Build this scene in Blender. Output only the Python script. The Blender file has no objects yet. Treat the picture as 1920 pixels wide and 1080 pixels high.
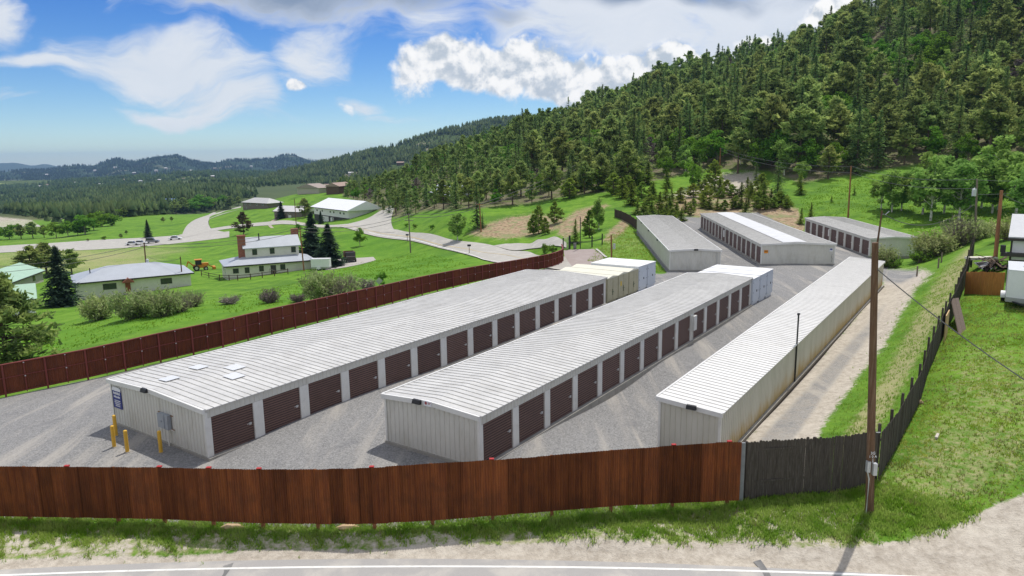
import bpy, math, random
import numpy as np
from mathutils import Vector, Matrix

SC = bpy.context.scene
COL = SC.collection
rad = math.radians

# ------------------------------------------------------------------ camera, sky, sun, exposure
CAM_H, FPX, HOR, ROLL = 16.4, 1351.56, 290.8, -0.01355
PITCH = math.atan((540 - HOR) / FPX)
cam_d = bpy.data.cameras.new('camera'); cam = bpy.data.objects.new('camera', cam_d); COL.objects.link(cam)
cam_d.sensor_width = 36.0; cam_d.lens = FPX / 1920 * 36.0; cam_d.clip_end = 60000; cam_d.clip_start = 0.5
_c, _s = math.cos(PITCH), math.sin(PITCH)
_R0, _F, _U0 = np.array([1, 0, 0.]), np.array([0, _c, -_s]), np.array([0, _s, _c])
_R = _R0 * math.cos(ROLL) + _U0 * math.sin(ROLL); _U = _U0 * math.cos(ROLL) - _R0 * math.sin(ROLL)
cam.matrix_world = Matrix(((_R[0], _U[0], -_F[0], 0), (_R[1], _U[1], -_F[1], 0), (_R[2], _U[2], -_F[2], CAM_H), (0, 0, 0, 1)))
SC.camera = cam

SUN_EL, SUN_AZ = rad(66), rad(34)      # azimuth clockwise from +Y
sl = bpy.data.lights.new('sun', 'SUN'); so = bpy.data.objects.new('sun', sl); COL.objects.link(so)
sl.energy = 4.1; sl.angle = rad(0.55); sl.color = (1.0, 0.955, 0.88)
sd = Vector((math.sin(SUN_AZ) * math.cos(SUN_EL), math.cos(SUN_AZ) * math.cos(SUN_EL), math.sin(SUN_EL)))
so.rotation_euler = sd.to_track_quat('Z', 'Y').to_euler(); so.location = (0, 0, 200)

SC.view_settings.view_transform = 'Standard'; SC.view_settings.look = 'None'
SC.view_settings.exposure = -0.17; SC.view_settings.gamma = 1.0; SC.view_settings.use_curve_mapping = False
SC.cycles.max_bounces = 6; SC.cycles.diffuse_bounces = 3; SC.cycles.glossy_bounces = 2; SC.cycles.transmission_bounces = 3
SC.cycles.transparent_max_bounces = 4; SC.cycles.volume_bounces = 0
SC.cycles.caustics_reflective = False; SC.cycles.caustics_refractive = False

class NT:
    """small helper to wire nodes"""
    def __init__(s, nt): s.nt = nt; s.n = nt.nodes; s.l = nt.links
    def new(s, t, **k):
        n = s.n.new(t)
        for a, v in k.items(): setattr(n, a, v)
        return n
    def put(s, sock, v):
        if isinstance(v, bpy.types.NodeSocket): s.l.new(v, sock)
        elif isinstance(v, bpy.types.Node): s.l.new(v.outputs[0], sock)
        else: sock.default_value = v
    def math(s, op, a, b=0.0, c=None, clamp=False):
        n = s.new('ShaderNodeMath', operation=op, use_clamp=clamp); s.put(n.inputs[0], a); s.put(n.inputs[1], b)
        if c is not None: s.put(n.inputs[2], c)
        return n.outputs[0]
    def vmath(s, op, a, b=(0, 0, 0)):
        n = s.new('ShaderNodeVectorMath', operation=op); s.put(n.inputs[0], a); s.put(n.inputs[1], b); return n.outputs[0]
    def noise(s, vec, scale, detail=4, rough=.55, dist=0.0):
        n = s.new('ShaderNodeTexNoise'); s.put(n.inputs['Vector'], vec); n.inputs['Scale'].default_value = scale
        n.inputs['Detail'].default_value = detail; n.inputs['Roughness'].default_value = rough; n.inputs['Distortion'].default_value = dist
        return n.outputs['Fac']
    def ramp(s, f, lo, hi, a=0.0, b=1.0, smooth=True):
        n = s.new('ShaderNodeMapRange'); n.interpolation_type = 'SMOOTHSTEP' if smooth else 'LINEAR'
        s.put(n.inputs[0], f); n.inputs[1].default_value = lo; n.inputs[2].default_value = hi
        s.put(n.inputs[3], a); s.put(n.inputs[4], b); return n.outputs[0]
    def mix(s, f, a, b, mode='MIX'):
        n = s.new('ShaderNodeMix', data_type='RGBA', blend_type=mode); s.put(n.inputs[0], f)
        for sk, v in ((n.inputs[6], a), (n.inputs[7], b)):
            if isinstance(v, (tuple, list)): sk.default_value = (*v[:3], 1)
            else: s.put(sk, v)
        return n.outputs[2]
    def map(s, vec, loc=(0, 0, 0), rot=(0, 0, 0), sc=(1, 1, 1)):
        n = s.new('ShaderNodeMapping'); s.put(n.inputs[0], vec); n.inputs[1].default_value = loc; n.inputs[2].default_value = rot; n.inputs[3].default_value = sc
        return n.outputs[0]

def build_world():
    w = bpy.data.worlds.new('World'); SC.world = w; w.use_nodes = True
    t = NT(w.node_tree); t.n.clear()
    out = t.new('ShaderNodeOutputWorld')
    sky = t.new('ShaderNodeTexSky', sky_type='NISHITA'); sky.sun_disc = False
    sky.sun_elevation = SUN_EL; sky.sun_rotation = SUN_AZ; sky.altitude = 2300; sky.air_density = 1.0; sky.dust_density = 0.6; sky.ozone_density = 2.0
    hs = t.new('ShaderNodeHueSaturation'); hs.inputs['Saturation'].default_value = 1.25; hs.inputs['Value'].default_value = 1.0
    t.l.new(sky.outputs[0], hs.inputs['Color'])
    bg = t.new('ShaderNodeBackground'); bg.inputs[1].default_value = 0.10
    # clouds live on the sky by direction: u = east/north slope, v = height slope
    g = t.new('ShaderNodeTexCoord').outputs['Generated']
    sx = t.new('ShaderNodeSeparateXYZ'); t.l.new(g, sx.inputs[0]); X, Y, Z = sx.outputs
    hyp = t.math('MAXIMUM', Y, 0.12)
    u = t.math('DIVIDE', X, hyp); v = t.math('DIVIDE', Z, hyp)
    # the photo's sky is deeper than the model's near the horizon
    skc = t.mix(1.0, hs.outputs[0], t.mix(t.ramp(Z, 0.0, .30), (1.15, 1.25, 1.32), (.55, .86, 1.40)), 'MULTIPLY'); t.l.new(skc, bg.inputs[0])
    cv = t.new('ShaderNodeCombineXYZ'); t.l.new(u, cv.inputs[0]); t.l.new(v, cv.inputs[1]); P = cv.outputs[0]
    warp = t.new('ShaderNodeTexNoise'); warp.inputs['Scale'].default_value = 6; warp.inputs['Detail'].default_value = 3; t.l.new(P, warp.inputs['Vector'])
    wv = t.vmath('SCALE', t.vmath('SUBTRACT', warp.outputs['Color'], (.5, .5, .5))); wv.node.inputs['Scale'].default_value = .13
    PW = t.vmath('ADD', P, wv)
    def blob(px, py, rx, ry, ang, amp, vec=PW):
        # an ellipse of cloud cover, centred on one direction of the sky
        cu, cvv = (px - 960) / FPX, (HOR - (px - 960) * .0136 - py) / FPX
        d = t.vmath('SUBTRACT', vec, (cu, cvv, 0))
        d = t.map(d, rot=(0, 0, rad(ang)))
        d = t.vmath('MULTIPLY', d, (FPX / rx, FPX / ry, 0))
        L = t.new('ShaderNodeVectorMath', operation='LENGTH'); t.l.new(d, L.inputs[0])
        return t.ramp(L.outputs['Value'], 1.0, 0.0, 0.0, amp)
    def total(bs):
        r = blob(*bs[0])
        for b in bs[1:]: r = t.math('MAXIMUM', r, blob(*b))
        return r
    # layer 1: wispy high cloud
    wisp = total([(330, 122, 380, 92, 6, 1.2), (150, 118, 330, 42, 5, 1.0), (390, 205, 240, 36, 6, .95), (440, 172, 260, 85, 10, 1.1), (25, 45, 160, 95, 15, 1.15), (110, 110, 270, 50, 8, .7), (40, 188, 150, 32, 10, .72),
                  (610, 110, 170, 130, -30, .8), (690, 195, 110, 36, 5, .9), (800, 60, 200, 110, 10, .75), (620, 18, 560, 85, 3, 1.15), (1130, 55, 450, 140, 3, 1.2),
                  (1500, 60, 480, 220, -6, 1.5), (1250, 160, 300, 90, 0, .8), (800, 220, 280, 26, 2, .55)])
    nA = t.noise(t.map(PW, rot=(0, 0, rad(-9)), sc=(1.0, 3.2, 1)), 5.5, 8, .6, .35)
    mA = t.ramp(t.math('ADD', wisp, t.math('MULTIPLY', t.math('SUBTRACT', nA, .5), 2.1)), .30, 1.0)
    # layer 2: cumulus
    cum = total([(850, 140, 150, 75, 0, 1.1), (960, 135, 230, 80, 4, 1.15), (1060, 165, 190, 80, 8, 1.2), (1170, 165, 210, 100, 0, 1.25), (590, 163, 44, 26, 0, .86), (682, 200, 60, 26, 5, .62),
                 (1540, 45, 95, 42, -18, 1.1), (1420, 85, 150, 40, -10, .9), (1250, 130, 160, 60, 0, .9)])
    nB = t.noise(P, 21, 9, .58, .2)
    nB2 = t.noise(t.vmath('ADD', P, (.004, .012, 0)), 21, 9, .58, .2)
    mB = t.ramp(t.math('ADD', cum, t.math('MULTIPLY', t.math('SUBTRACT', nB, .5), 1.45)), .36, .70)
    # grey undersides overhead
    dark = total([(1250, 8, 330, 50, 2, 1.0), (660, 15, 480, 70, 0, 1.0), (950, 60, 120, 34, 0, .55), (1620, 60, 260, 60, 0, .4), (1560, 20, 300, 40, 0, .55)])
    mD = t.ramp(t.math('ADD', dark, t.math('MULTIPLY', t.math('SUBTRACT', nA, .5), 1.5)), .15, 1.0)
    cA = t.mix(t.math('MULTIPLY', mD, .85), t.mix(nA, (.72, .80, .90), (1.0, 1.02, 1.05)), (.19, .28, .43))
    shade = t.ramp(t.math('SUBTRACT', nB2, nB), -.09, .13)
    cB = t.mix(shade, (1.12, 1.12, 1.12), (.58, .66, .76))
    col = t.mix(mB, cA, cB)
    cov = t.math('MAXIMUM', t.math('MULTIPLY', mA, .93), mB)
    low = t.ramp(v, -.01, .05); cov = t.math('MULTIPLY', cov, low)
    # broken white cloud added out of view, overhead and behind, as neutral fill light
    nR = t.noise(t.map(g, sc=(1, 1, 2.2)), 2.6, 7, .6, .3); rest = t.ramp(nR, .34, .56); front = t.math('MULTIPLY', t.ramp(Y, .35, .6), t.ramp(Z, .62, .38))
    cR = t.mix(nR, (.68, .71, .75), (1.08, 1.08, 1.06)); up = t.ramp(Z, .0, .06)
    col = t.mix(front, cR, col); cov = t.math('ADD', t.math('MULTIPLY', front, cov), t.math('MULTIPLY', t.math('SUBTRACT', 1.0, front), t.math('MULTIPLY', rest, up)))
    bgc = t.new('ShaderNodeBackground'); t.l.new(col, bgc.inputs[0]); bgc.inputs[1].default_value = 1.0
    ms = t.new('ShaderNodeMixShader'); t.l.new(cov, ms.inputs[0]); t.l.new(bg.outputs[0], ms.inputs[1]); t.l.new(bgc.outputs[0], ms.inputs[2])
    t.l.new(ms.outputs[0], out.inputs[0])
build_world()

# ------------------------------------------------------------------ surveying: a line of sight through the photo, met with the ground
def ray(px, py): return _F + _R * (px - 960) / FPX + _U * (540 - py) / FPX
_O = np.array([0, 0, CAM_H])
def at(px, py, z=None, y=None):
    v = ray(px, py); t = (z - CAM_H) / v[2] if z is not None else y / v[1]
    return _O + v * t
def project(p):
    p = np.asarray(p, float) - _O
    d = p @ _F
    return np.stack([960 + FPX * (p @ _R) / d, 540 - FPX * (p @ _U) / d, d], -1)

YAW, YAW2 = .60907, .07902
SHEDS = {  # near-left corner, yaw, width, length, heights, slope
 'a': dict(NR=(-16.297, 36.215, .64), yaw=YAW, W=9.753, L=45.41, hl=2.80, hr=2.80, sl=.00841),
 'b': dict(NR=(-1.704, 33.639, 1.03), yaw=YAW, W=6.386, L=44.12, hl=2.76, hr=2.80, sl=.00843),
 'c': dict(NR=(10.736, 35.539, .32), yaw=YAW, W=3.393, L=54.28, hl=3.05, hr=2.80, sl=.01742),
 'd': dict(NL=(21.16, 95.55, .85), yaw=YAW2, W=6.68, L=46.62, hl=2.75, hr=2.75, sl=.0134),
 'e': dict(NL=(33.12, 94.78, 1.62), yaw=YAW2, W=9.44, L=44.57, hl=2.75, hr=2.75, sl=.0095),
 'f': dict(NL=(52.21, 104.24, 1.08), yaw=YAW2, W=6.75, L=29.31, hl=2.72, hr=2.78, sl=.0142)}
for k, s in SHEDS.items():
    u = np.array([math.sin(s['yaw']), math.cos(s['yaw']), s['sl']]); n = np.array([math.cos(s['yaw']), -math.sin(s['yaw']), 0])
    s['u'], s['n'] = u, n
    if 'NR' in s: s['NL'] = np.array(s['NR']) - n * s['W']
    s['NL'] = np.array(s['NL'])

# ------------------------------------------------------------------ terrain: thin-plate surface through surveyed points
ctrl = []
def cz(l):
    for px, py, z in l: ctrl.append(at(px, py, z=z))
def cy(l):
    for px, py, y in l: ctrl.append(at(px, py, y=y))
for s in SHEDS.values():
    for a in (0, .5, 1):
        for b in (0, 1): ctrl.append(s['NL'] + s['u'] * s['L'] * a + s['n'] * s['W'] * b - np.array([0, 0, .04]))
cz([(0, 1070, -.1), (500, 1063, 0), (960, 1063, .1), (1400, 1070, .25), (1900, 1075, .5),
    (0, 975, .25), (280, 982, .35), (500, 993, .45), (740, 993, .55), (940, 977, .75), (1120, 965, .9), (1380, 945, 1.1), (1500, 932, 1.2), (1610, 920, 1.4),
    (1632, 960, 1.1), (1750, 960, 1.3), (1900, 930, 1.9),
    (0, 800, -.5), (100, 860, .1), (100, 760, -.6), (0, 745, -1.2), (200, 704, -.9), (400, 656, -.5), (600, 604, -.4), (800, 551, -.3), (1000, 508, -.3), (1050, 497, -.5),
    (250, 595, -3.6), (30, 690, -3.0), (120, 640, -4.2), (450, 560, -3.9), (640, 545, -2.8), (760, 505, -3.2), (850, 495, -2.4), (905, 490, -1.9),
    (147, 564, -8.6), (359, 535, -8.0), (60, 580, -7.6), (430, 522, -8.0), (560, 508, -6.9), (650, 500, -6.2), (700, 458, -5.6), (770, 470, -4.9), (640, 440, -5.0),
    (300, 480, -12), (450, 470, -10.5), (560, 470, -8.5), (150, 500, -11.5), (30, 520, -11), (0, 470, -15), (250, 456, -14), (350, 448, -13), (400, 438, -13),
    (200, 437, -15), (380, 405, -16), (300, 402, -20), (100, 442, -17), (0, 430, -22), (0, 402, -30), (200, 392, -36), (350, 385, -30), (470, 395, -10), (540, 411, -9),
    (620, 412, -8), (560, 380, -7.5), (560, 364, -5), (650, 362, -4), (500, 425, -11), (560, 425, -8.5),
    (1000, 487, -1.6), (940, 477, -1.9), (860, 460, -2.6), (780, 445, -3.2), (730, 426, -3.8), (700, 402, -4.5), (640, 427, -4.4),
    (790, 425, -1.7), (850, 402, 2.0), (960, 455, -1.4), (930, 461, -1.8), (985, 470, -1.6), (1010, 481, -1.5), (1000, 456, -1.2), (1050, 458, -1.0), (960, 446, -.5), (1010, 446, -.1), (1050, 440, 1.3),
    (1090, 484, -.7), (1060, 500, -.6), (1100, 500, -.3), (1150, 498, .2), (1180, 450, .9), (1140, 470, .1),
    (1655, 538, 1.25), (1500, 772, .5), (1555, 800, .9), (1680, 560, 1.5), (1720, 512, 1.8), (1740, 560, 2.6), (1790, 490, 3.4), (1650, 700, 1.4), (1690, 640, 1.8),
    (1677, 847, 1.9), (1700, 802, 2.2), (1740, 700, 3.0), (1762, 647, 3.5), (1790, 590, 4.1), (1804, 550, 4.5), (1825, 482, 5.2), (1900, 582, 5.0), (1873, 552, 4.8),
    (1850, 650, 4.1), (1850, 750, 3.2), (1850, 850, 2.4), (1900, 515, 5.3), (1860, 480, 6.0), (1740, 475, 2.2), (1780, 450, 3.2)])
cy([(850, 441, 166), (930, 435, 161), (960, 446, 155), (1010, 446, 150), (1050, 440, 150), (1040, 405, 172), (900, 382, 200), (1100, 352, 205), (1170, 400, 160), (1230, 388, 166), (1300, 375, 172), (1400, 345, 195), (1420, 398, 153), (1450, 372, 160),
    (1480, 408, 146), (1500, 385, 158), (1540, 382, 155), (1590, 407, 141), (1700, 415, 131), (1700, 350, 165), (1550, 332, 187), (1850, 400, 131), (1900, 330, 162),
    (1650, 300, 200), (1650, 200, 242), (1650, 100, 285), (1650, 52, 320), (1650, 60, 380), (1900, 200, 215), (1900, 100, 250), (1900, 0, 282), (1900, -90, 312), (1900, -60, 380),
    (1800, 260, 205), (1800, 120, 255), (1800, -30, 320), (1530, 250, 222), (1530, 150, 292), (1530, 95, 370), (1530, 105, 450),
    (1420, 250, 232), (1420, 180, 320), (1420, 128, 430), (1420, 140, 520), (1250, 300, 230), (1250, 230, 330), (1250, 172, 450), (1250, 185, 540),
    (1080, 330, 230), (1080, 270, 320), (1080, 232, 420), (1080, 245, 520), (960, 340, 240), (960, 285, 330), (960, 262, 420), (960, 275, 520), (860, 370, 230), (860, 310, 330), (860, 298, 400), (860, 310, 500),
    (760, 400, 230), (760, 345, 320), (760, 342, 420), (680, 385, 290), (680, 368, 340), (680, 368, 420)])
for p in [(0, 10, 0), (-30, 10, -.3), (40, 10, 1), (0, -50, 0), (-60, -50, -1), (70, -50, 2), (-1000, 1500, -55), (0, 1500, -50), (-600, 800, -47), (-2500, 4000, -190), (0, 4000, -190), (2500, 4000, -150),
          (-8000, 9000, -420), (8000, 9000, -380), (-1500, 2500, -75), (0, 2500, -75), (1500, 1500, 20), (0, 900, -45), (-300, 700, -42), (600, 900, 0), (350, 700, 10), (150, 620, -10), (60, 30, 4), (75, 60, 8)]: ctrl.append(np.array(p, float))
ctrl = np.array(ctrl)
def _st(x, y):
    yy = np.maximum(np.asarray(y, float), -65)
    return np.stack([np.asarray(x, float) / (yy + 75) * 2.2, np.log(yy + 75)], -1)
def _kern(A, B):
    r2 = ((A[:, None, :] - B[None, :, :]) ** 2).sum(-1)
    return .5 * r2 * np.log(r2 + 1e-12)
_cs = _st(ctrl[:, 0], ctrl[:, 1])
# heights are interpolated as slopes of sight so that near centimetres and far metres weigh alike
_scale = lambda y: (np.maximum(np.asarray(y, float), -65) + 75)
_N = len(ctrl); _K = _kern(_cs, _cs) + np.eye(_N) * 2e-5; _Pm = np.c_[np.ones(_N), _cs]
_A = np.block([[_K, _Pm], [_Pm.T, np.zeros((3, 3))]])
_w = np.linalg.solve(_A, np.r_[(ctrl[:, 2]) / _scale(ctrl[:, 1]), 0, 0, 0])
_E = np.array([at(a, b, z=.2 + .0155 * (a - 960) / 48) for a, b in [(-200, 1079), (0, 1067), (240, 1059), (480, 1053), (720, 1051), (960, 1050), (1200, 1052), (1440, 1061), (1700, 1080), (1900, 1096)]])
ROADPOLY = np.polyfit(_E[:, 0], _E[:, 1], 2)
def _level(x, y, z):
    # the paved road in front is graded level; the verge rises from it
    xc = np.clip(x, -45, 40); w = np.clip((y - np.polyval(ROADPOLY, xc) + .1) / 1.5, 0, 1); w = w * w * (3 - 2 * w)
    return z * w + (.2 + .0155 * xc) * (1 - w)
def hz(x, y):
    x = np.asarray(x, float); y = np.asarray(y, float); sh = x.shape
    S = _st(x.ravel(), y.ravel()); out = np.empty(len(S))
    for i in range(0, len(S), 20000):
        q = S[i:i + 20000]; out[i:i + 20000] = _kern(q, _cs) @ _w[:_N] + _w[_N] + q @ _w[_N + 1:]
    return _level(x.ravel(), y.ravel(), out * _scale(y.ravel())).reshape(sh)
def hz1(x, y): return float(hz(np.array([x]), np.array([y]))[0])
_ts = np.exp(np.linspace(math.log(15), math.log(3000), 900))
def gpt(px, py):
    """the point where the sight line through a photo position meets the ground"""
    v = ray(px, py); p = _O + _ts[:, None] * v
    g = p[:, 2] - hz(p[:, 0], p[:, 1]); i = np.argmax(g < 0)
    if g[i] >= 0 and py < 400: return gpt(px, py + 2)   # above the skyline: the highest ground that shows
    if g[i] >= 0: raise ValueError('no ground at %s,%s' % (px, py))
    a, b = g[i - 1], g[i]; t = _ts[i - 1] + (_ts[i] - _ts[i - 1]) * a / (a - b)
    q = _O + v * t; q[2] = hz1(q[0], q[1]); return q

# ------------------------------------------------------------------ materials
def geo_pos(t): return t.new('ShaderNodeNewGeometry').outputs['Position']
def new_mat(name, rough=.7, spec=.3, metal=0.0):
    m = bpy.data.materials.new(name); m.use_nodes = True; t = NT(m.node_tree); b = t.n['Principled BSDF']
    b.inputs['Roughness'].default_value = rough; b.inputs['Specular IOR Level'].default_value = spec; b.inputs['Metallic'].default_value = metal
    return m, t, b
def bump(t, b, h, strength=.4, dist=.02):
    n = t.new('ShaderNodeBump'); n.inputs['Strength'].default_value = strength; n.inputs['Distance'].default_value = dist
    t.put(n.inputs['Height'], h); t.l.new(n.outputs[0], b.inputs['Normal'])
MATS = {}
def plain(name, c, rough=.6, var=.12, scale=2.0, metal=0.0, spec=.3, dirt=None, dirt_amt=.5, stretch=(1, 1, 1), orand=0.0, bmp=0.0):
    """paint, metal, wood: a base colour with broad and fine wear, and optional grime"""
    if name in MATS: return MATS[name]
    m, t, b = new_mat(name, rough, spec, metal)
    p = t.map(geo_pos(t), sc=stretch)
    n1 = t.noise(p, scale, 5, .6); n2 = t.noise(p, scale * 9, 3, .6)
    f = t.math('ADD', t.math('MULTIPLY', n1, .65), t.math('MULTIPLY', n2, .35))
    lo = tuple(x * (1 - var * 1.6) for x in c); hi = tuple(min(1, x * (1 + var * 1.6)) for x in c)
    col = t.mix(t.ramp(f, .3, .7, smooth=False), lo, hi)
    if dirt: col = t.mix(t.math('MULTIPLY', t.ramp(t.noise(p, scale * 1.7, 6, .65), .48, .72), dirt_amt), col, dirt)
    if orand:
        oi = t.new('ShaderNodeObjectInfo').outputs['Random']
        h = t.new('ShaderNodeHueSaturation'); t.put(h.inputs['Value'], t.ramp(oi, 0, 1, 1 - orand, 1 + orand, False)); t.l.new(col, h.inputs['Color']); col = h.outputs[0]
    t.l.new(col, b.inputs['Base Color'])
    if bmp: bump(t, b, n2, bmp, .02)
    MATS[name] = m; return m
def leaf(name, c, c2, rnd=.25, trans=.3, nscale=.5):
    """foliage: two greens mixed by clump, shifted a little from tree to tree"""
    m = bpy.data.materials.new(name); m.use_nodes = True; t = NT(m.node_tree); t.n.clear()
    out = t.new('ShaderNodeOutputMaterial'); p = geo_pos(t)
    oi = t.new('ShaderNodeObjectInfo').outputs['Random']
    n = t.noise(p, nscale, 4, .7); n3 = t.noise(p, .045, 2)
    col = t.mix(t.ramp(n, .36, .64), c, c2)
    h = t.new('ShaderNodeHueSaturation'); t.put(h.inputs['Hue'], t.ramp(t.math('ADD', oi, t.math('MULTIPLY', n3, 1.0)), .3, 1.7, .475, .522, False))
    t.put(h.inputs['Value'], t.ramp(t.math('FRACT', t.math('ADD', t.math('MULTIPLY', oi, 7.3), t.math('MULTIPLY', n3, 2.0))), 0, 1, 1 - rnd, 1 + rnd, False)); t.l.new(col, h.inputs['Color'])
    d = t.new('ShaderNodeBsdfDiffuse'); tr = t.new('ShaderNodeBsdfTranslucent'); t.l.new(h.outputs[0], d.inputs[0]); t.l.new(h.outputs[0], tr.inputs[0])
    ms = t.new('ShaderNodeMixShader'); ms.inputs[0].default_value = trans; t.l.new(d.outputs[0], ms.inputs[1]); t.l.new(tr.outputs[0], ms.inputs[2]); t.l.new(ms.outputs[0], out.inputs[0])
    MATS[name] = m; return m

def ground_mat():
    m, t, b = new_mat('ground', .95, .15)
    p = geo_pos(t)
    za = t.new('ShaderNodeAttribute', attribute_name='zone'); sx = t.new('ShaderNodeSeparateColor'); t.l.new(za.outputs['Color'], sx.inputs[0])
    zb = t.new('ShaderNodeAttribute', attribute_name='zone2'); sb = t.new('ShaderNodeSeparateColor'); t.l.new(zb.outputs['Color'], sb.inputs[0])
    gv, dt, rk = sx.outputs; ff, dry, lush = sb.outputs
    nL = t.noise(p, .035, 5, .6); nM = t.noise(p, .35, 5, .65, .4); nF = t.noise(p, 2.6, 5, .7); nX = t.noise(p, 11, 3, .7)
    # grass
    g = t.mix(t.ramp(nM, .3, .7), (.085, .20, .014), (.17, .31, .032)); g = t.mix(t.math('MULTIPLY', t.ramp(t.noise(p, .09, 5, .7), .48, .64), .7), g, (.055, .14, .016))
    g = t.mix(t.math('MULTIPLY', t.ramp(nF, .45, .75), .55), g, (.05, .13, .012))
    g = t.mix(t.math('MULTIPLY', t.ramp(nX, .5, .8), .5), g, (.25, .36, .08))
    straw = t.mix(nX, (.26, .25, .10), (.47, .43, .25))
    dn = t.math('ADD', t.math('ADD', t.math('MULTIPLY', nL, .4), t.math('MULTIPLY', nF, .75)), t.math('MULTIPLY', dry, .55))
    g = t.mix(t.ramp(dn, .64, .92, 0, .9), g, straw)
    g = t.mix(t.math('MULTIPLY', lush, .45), g, t.mix(nF, (.06, .18, .012), (.13, .30, .022)))
    # forest floor
    fl = t.mix(t.ramp(nM, .35, .65), (.20, .165, .12), (.10, .14, .035)); fl = t.mix(t.ramp(nF, .5, .75), fl, (.30, .25, .19))
    yy = t.new('ShaderNodeSeparateXYZ'); t.l.new(p, yy.inputs[0]); fl = t.mix(t.ramp(yy.outputs[1], 420, 650), fl, t.mix(t.noise(p, .02, 4), (.05, .075, .03), (.10, .13, .05)))
    def sel(w, k=.55): return t.ramp(t.math('ADD', w, t.math('MULTIPLY', t.math('SUBTRACT', t.math('ADD', t.math('MULTIPLY', nF, .6), t.math('MULTIPLY', nM, .4)), .5), k * 2)), .38, .62)
    c = t.mix(sel(ff), g, fl)
    # broken orange rock and soil
    vr = t.new('ShaderNodeTexVoronoi'); vr.inputs['Scale'].default_value = 1.1; t.l.new(p, vr.inputs['Vector'])
    r = t.mix(t.ramp(nF, .3, .7), (.31, .20, .125), (.46, .355, .25)); r = t.mix(t.ramp(vr.outputs['Distance'], .05, .6), (.16, .10, .065), r); r = t.mix(t.ramp(nM, .46, .62), r, (.24, .25, .12))
    c = t.mix(sel(rk, .8), c, r)
    # bare tan dirt
    d = t.mix(t.ramp(nF, .3, .7), (.38, .335, .28), (.56, .51, .44)); d = t.mix(t.ramp(nX, .55, .8, 0, .6), d, (.30, .25, .2)); d = t.mix(t.math('MULTIPLY', t.ramp(nM, .5, .72), .5), d, (.64, .59, .51))
    c = t.mix(sel(dt, .6), c, d)
    # grey crushed gravel, speckled, with tyre-worn tan
    sp = t.new('ShaderNodeTexVoronoi'); sp.inputs['Scale'].default_value = 16; t.l.new(p, sp.inputs['Vector'])
    gr = t.mix(sp.outputs['Color'], (.075, .075, .078), (.42, .415, .41)); gr = t.mix(.45, gr, t.mix(nX, (.16, .158, .158), (.33, .328, .325)))
    tr = t.noise(t.map(p, rot=(0, 0, YAW), sc=(1.3, .12, 1)), .55, 5, .6, .5)
    gr = t.mix(t.math('MULTIPLY', t.ramp(tr, .48, .70), .75), gr, t.mix(nX, (.34, .315, .28), (.50, .47, .43)))
    gr = t.mix(t.math('MULTIPLY', t.ramp(nM, .55, .75), .45), gr, (.135, .137, .15))
    c = t.mix(sel(gv, .18), c, gr)
    t.l.new(c, b.inputs['Base Color'])
    hgt = t.math('ADD', t.math('MULTIPLY', nX, .4), t.math('MULTIPLY', nF, .8))
    bump(t, b, hgt, .9, .12)
    return m
def hill_mat(name, a, b_, c_, s=.012):
    m, t, b = new_mat(name, 1, 0); p = geo_pos(t)
    n = t.noise(p, s, 6, .65); n2 = t.noise(p, s * 9, 4, .6)
    col = t.mix(t.ramp(n2, .35, .65), a, b_); col = t.mix(t.ramp(n, .57, .66), col, c_)
    t.l.new(col, b.inputs['Base Color']); bump(t, b, n2, .8, 6); return m
def asphalt_mat(name, base, wear=(.45, .43, .40), amt=.5, sc=3.0):
    m, t, b = new_mat(name, .9, .2); p = geo_pos(t)
    nx = t.noise(p, 25, 3, .7); nm = t.noise(p, .6, 5, .6, .4)
    col = t.mix(nx, tuple(x * .75 for x in base), tuple(x * 1.25 for x in base)); col = t.mix(t.math('MULTIPLY', t.ramp(nm, .45, .7), amt), col, wear)
    t.l.new(col, b.inputs['Base Color']); bump(t, b, nx, .3, .01); return m

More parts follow.
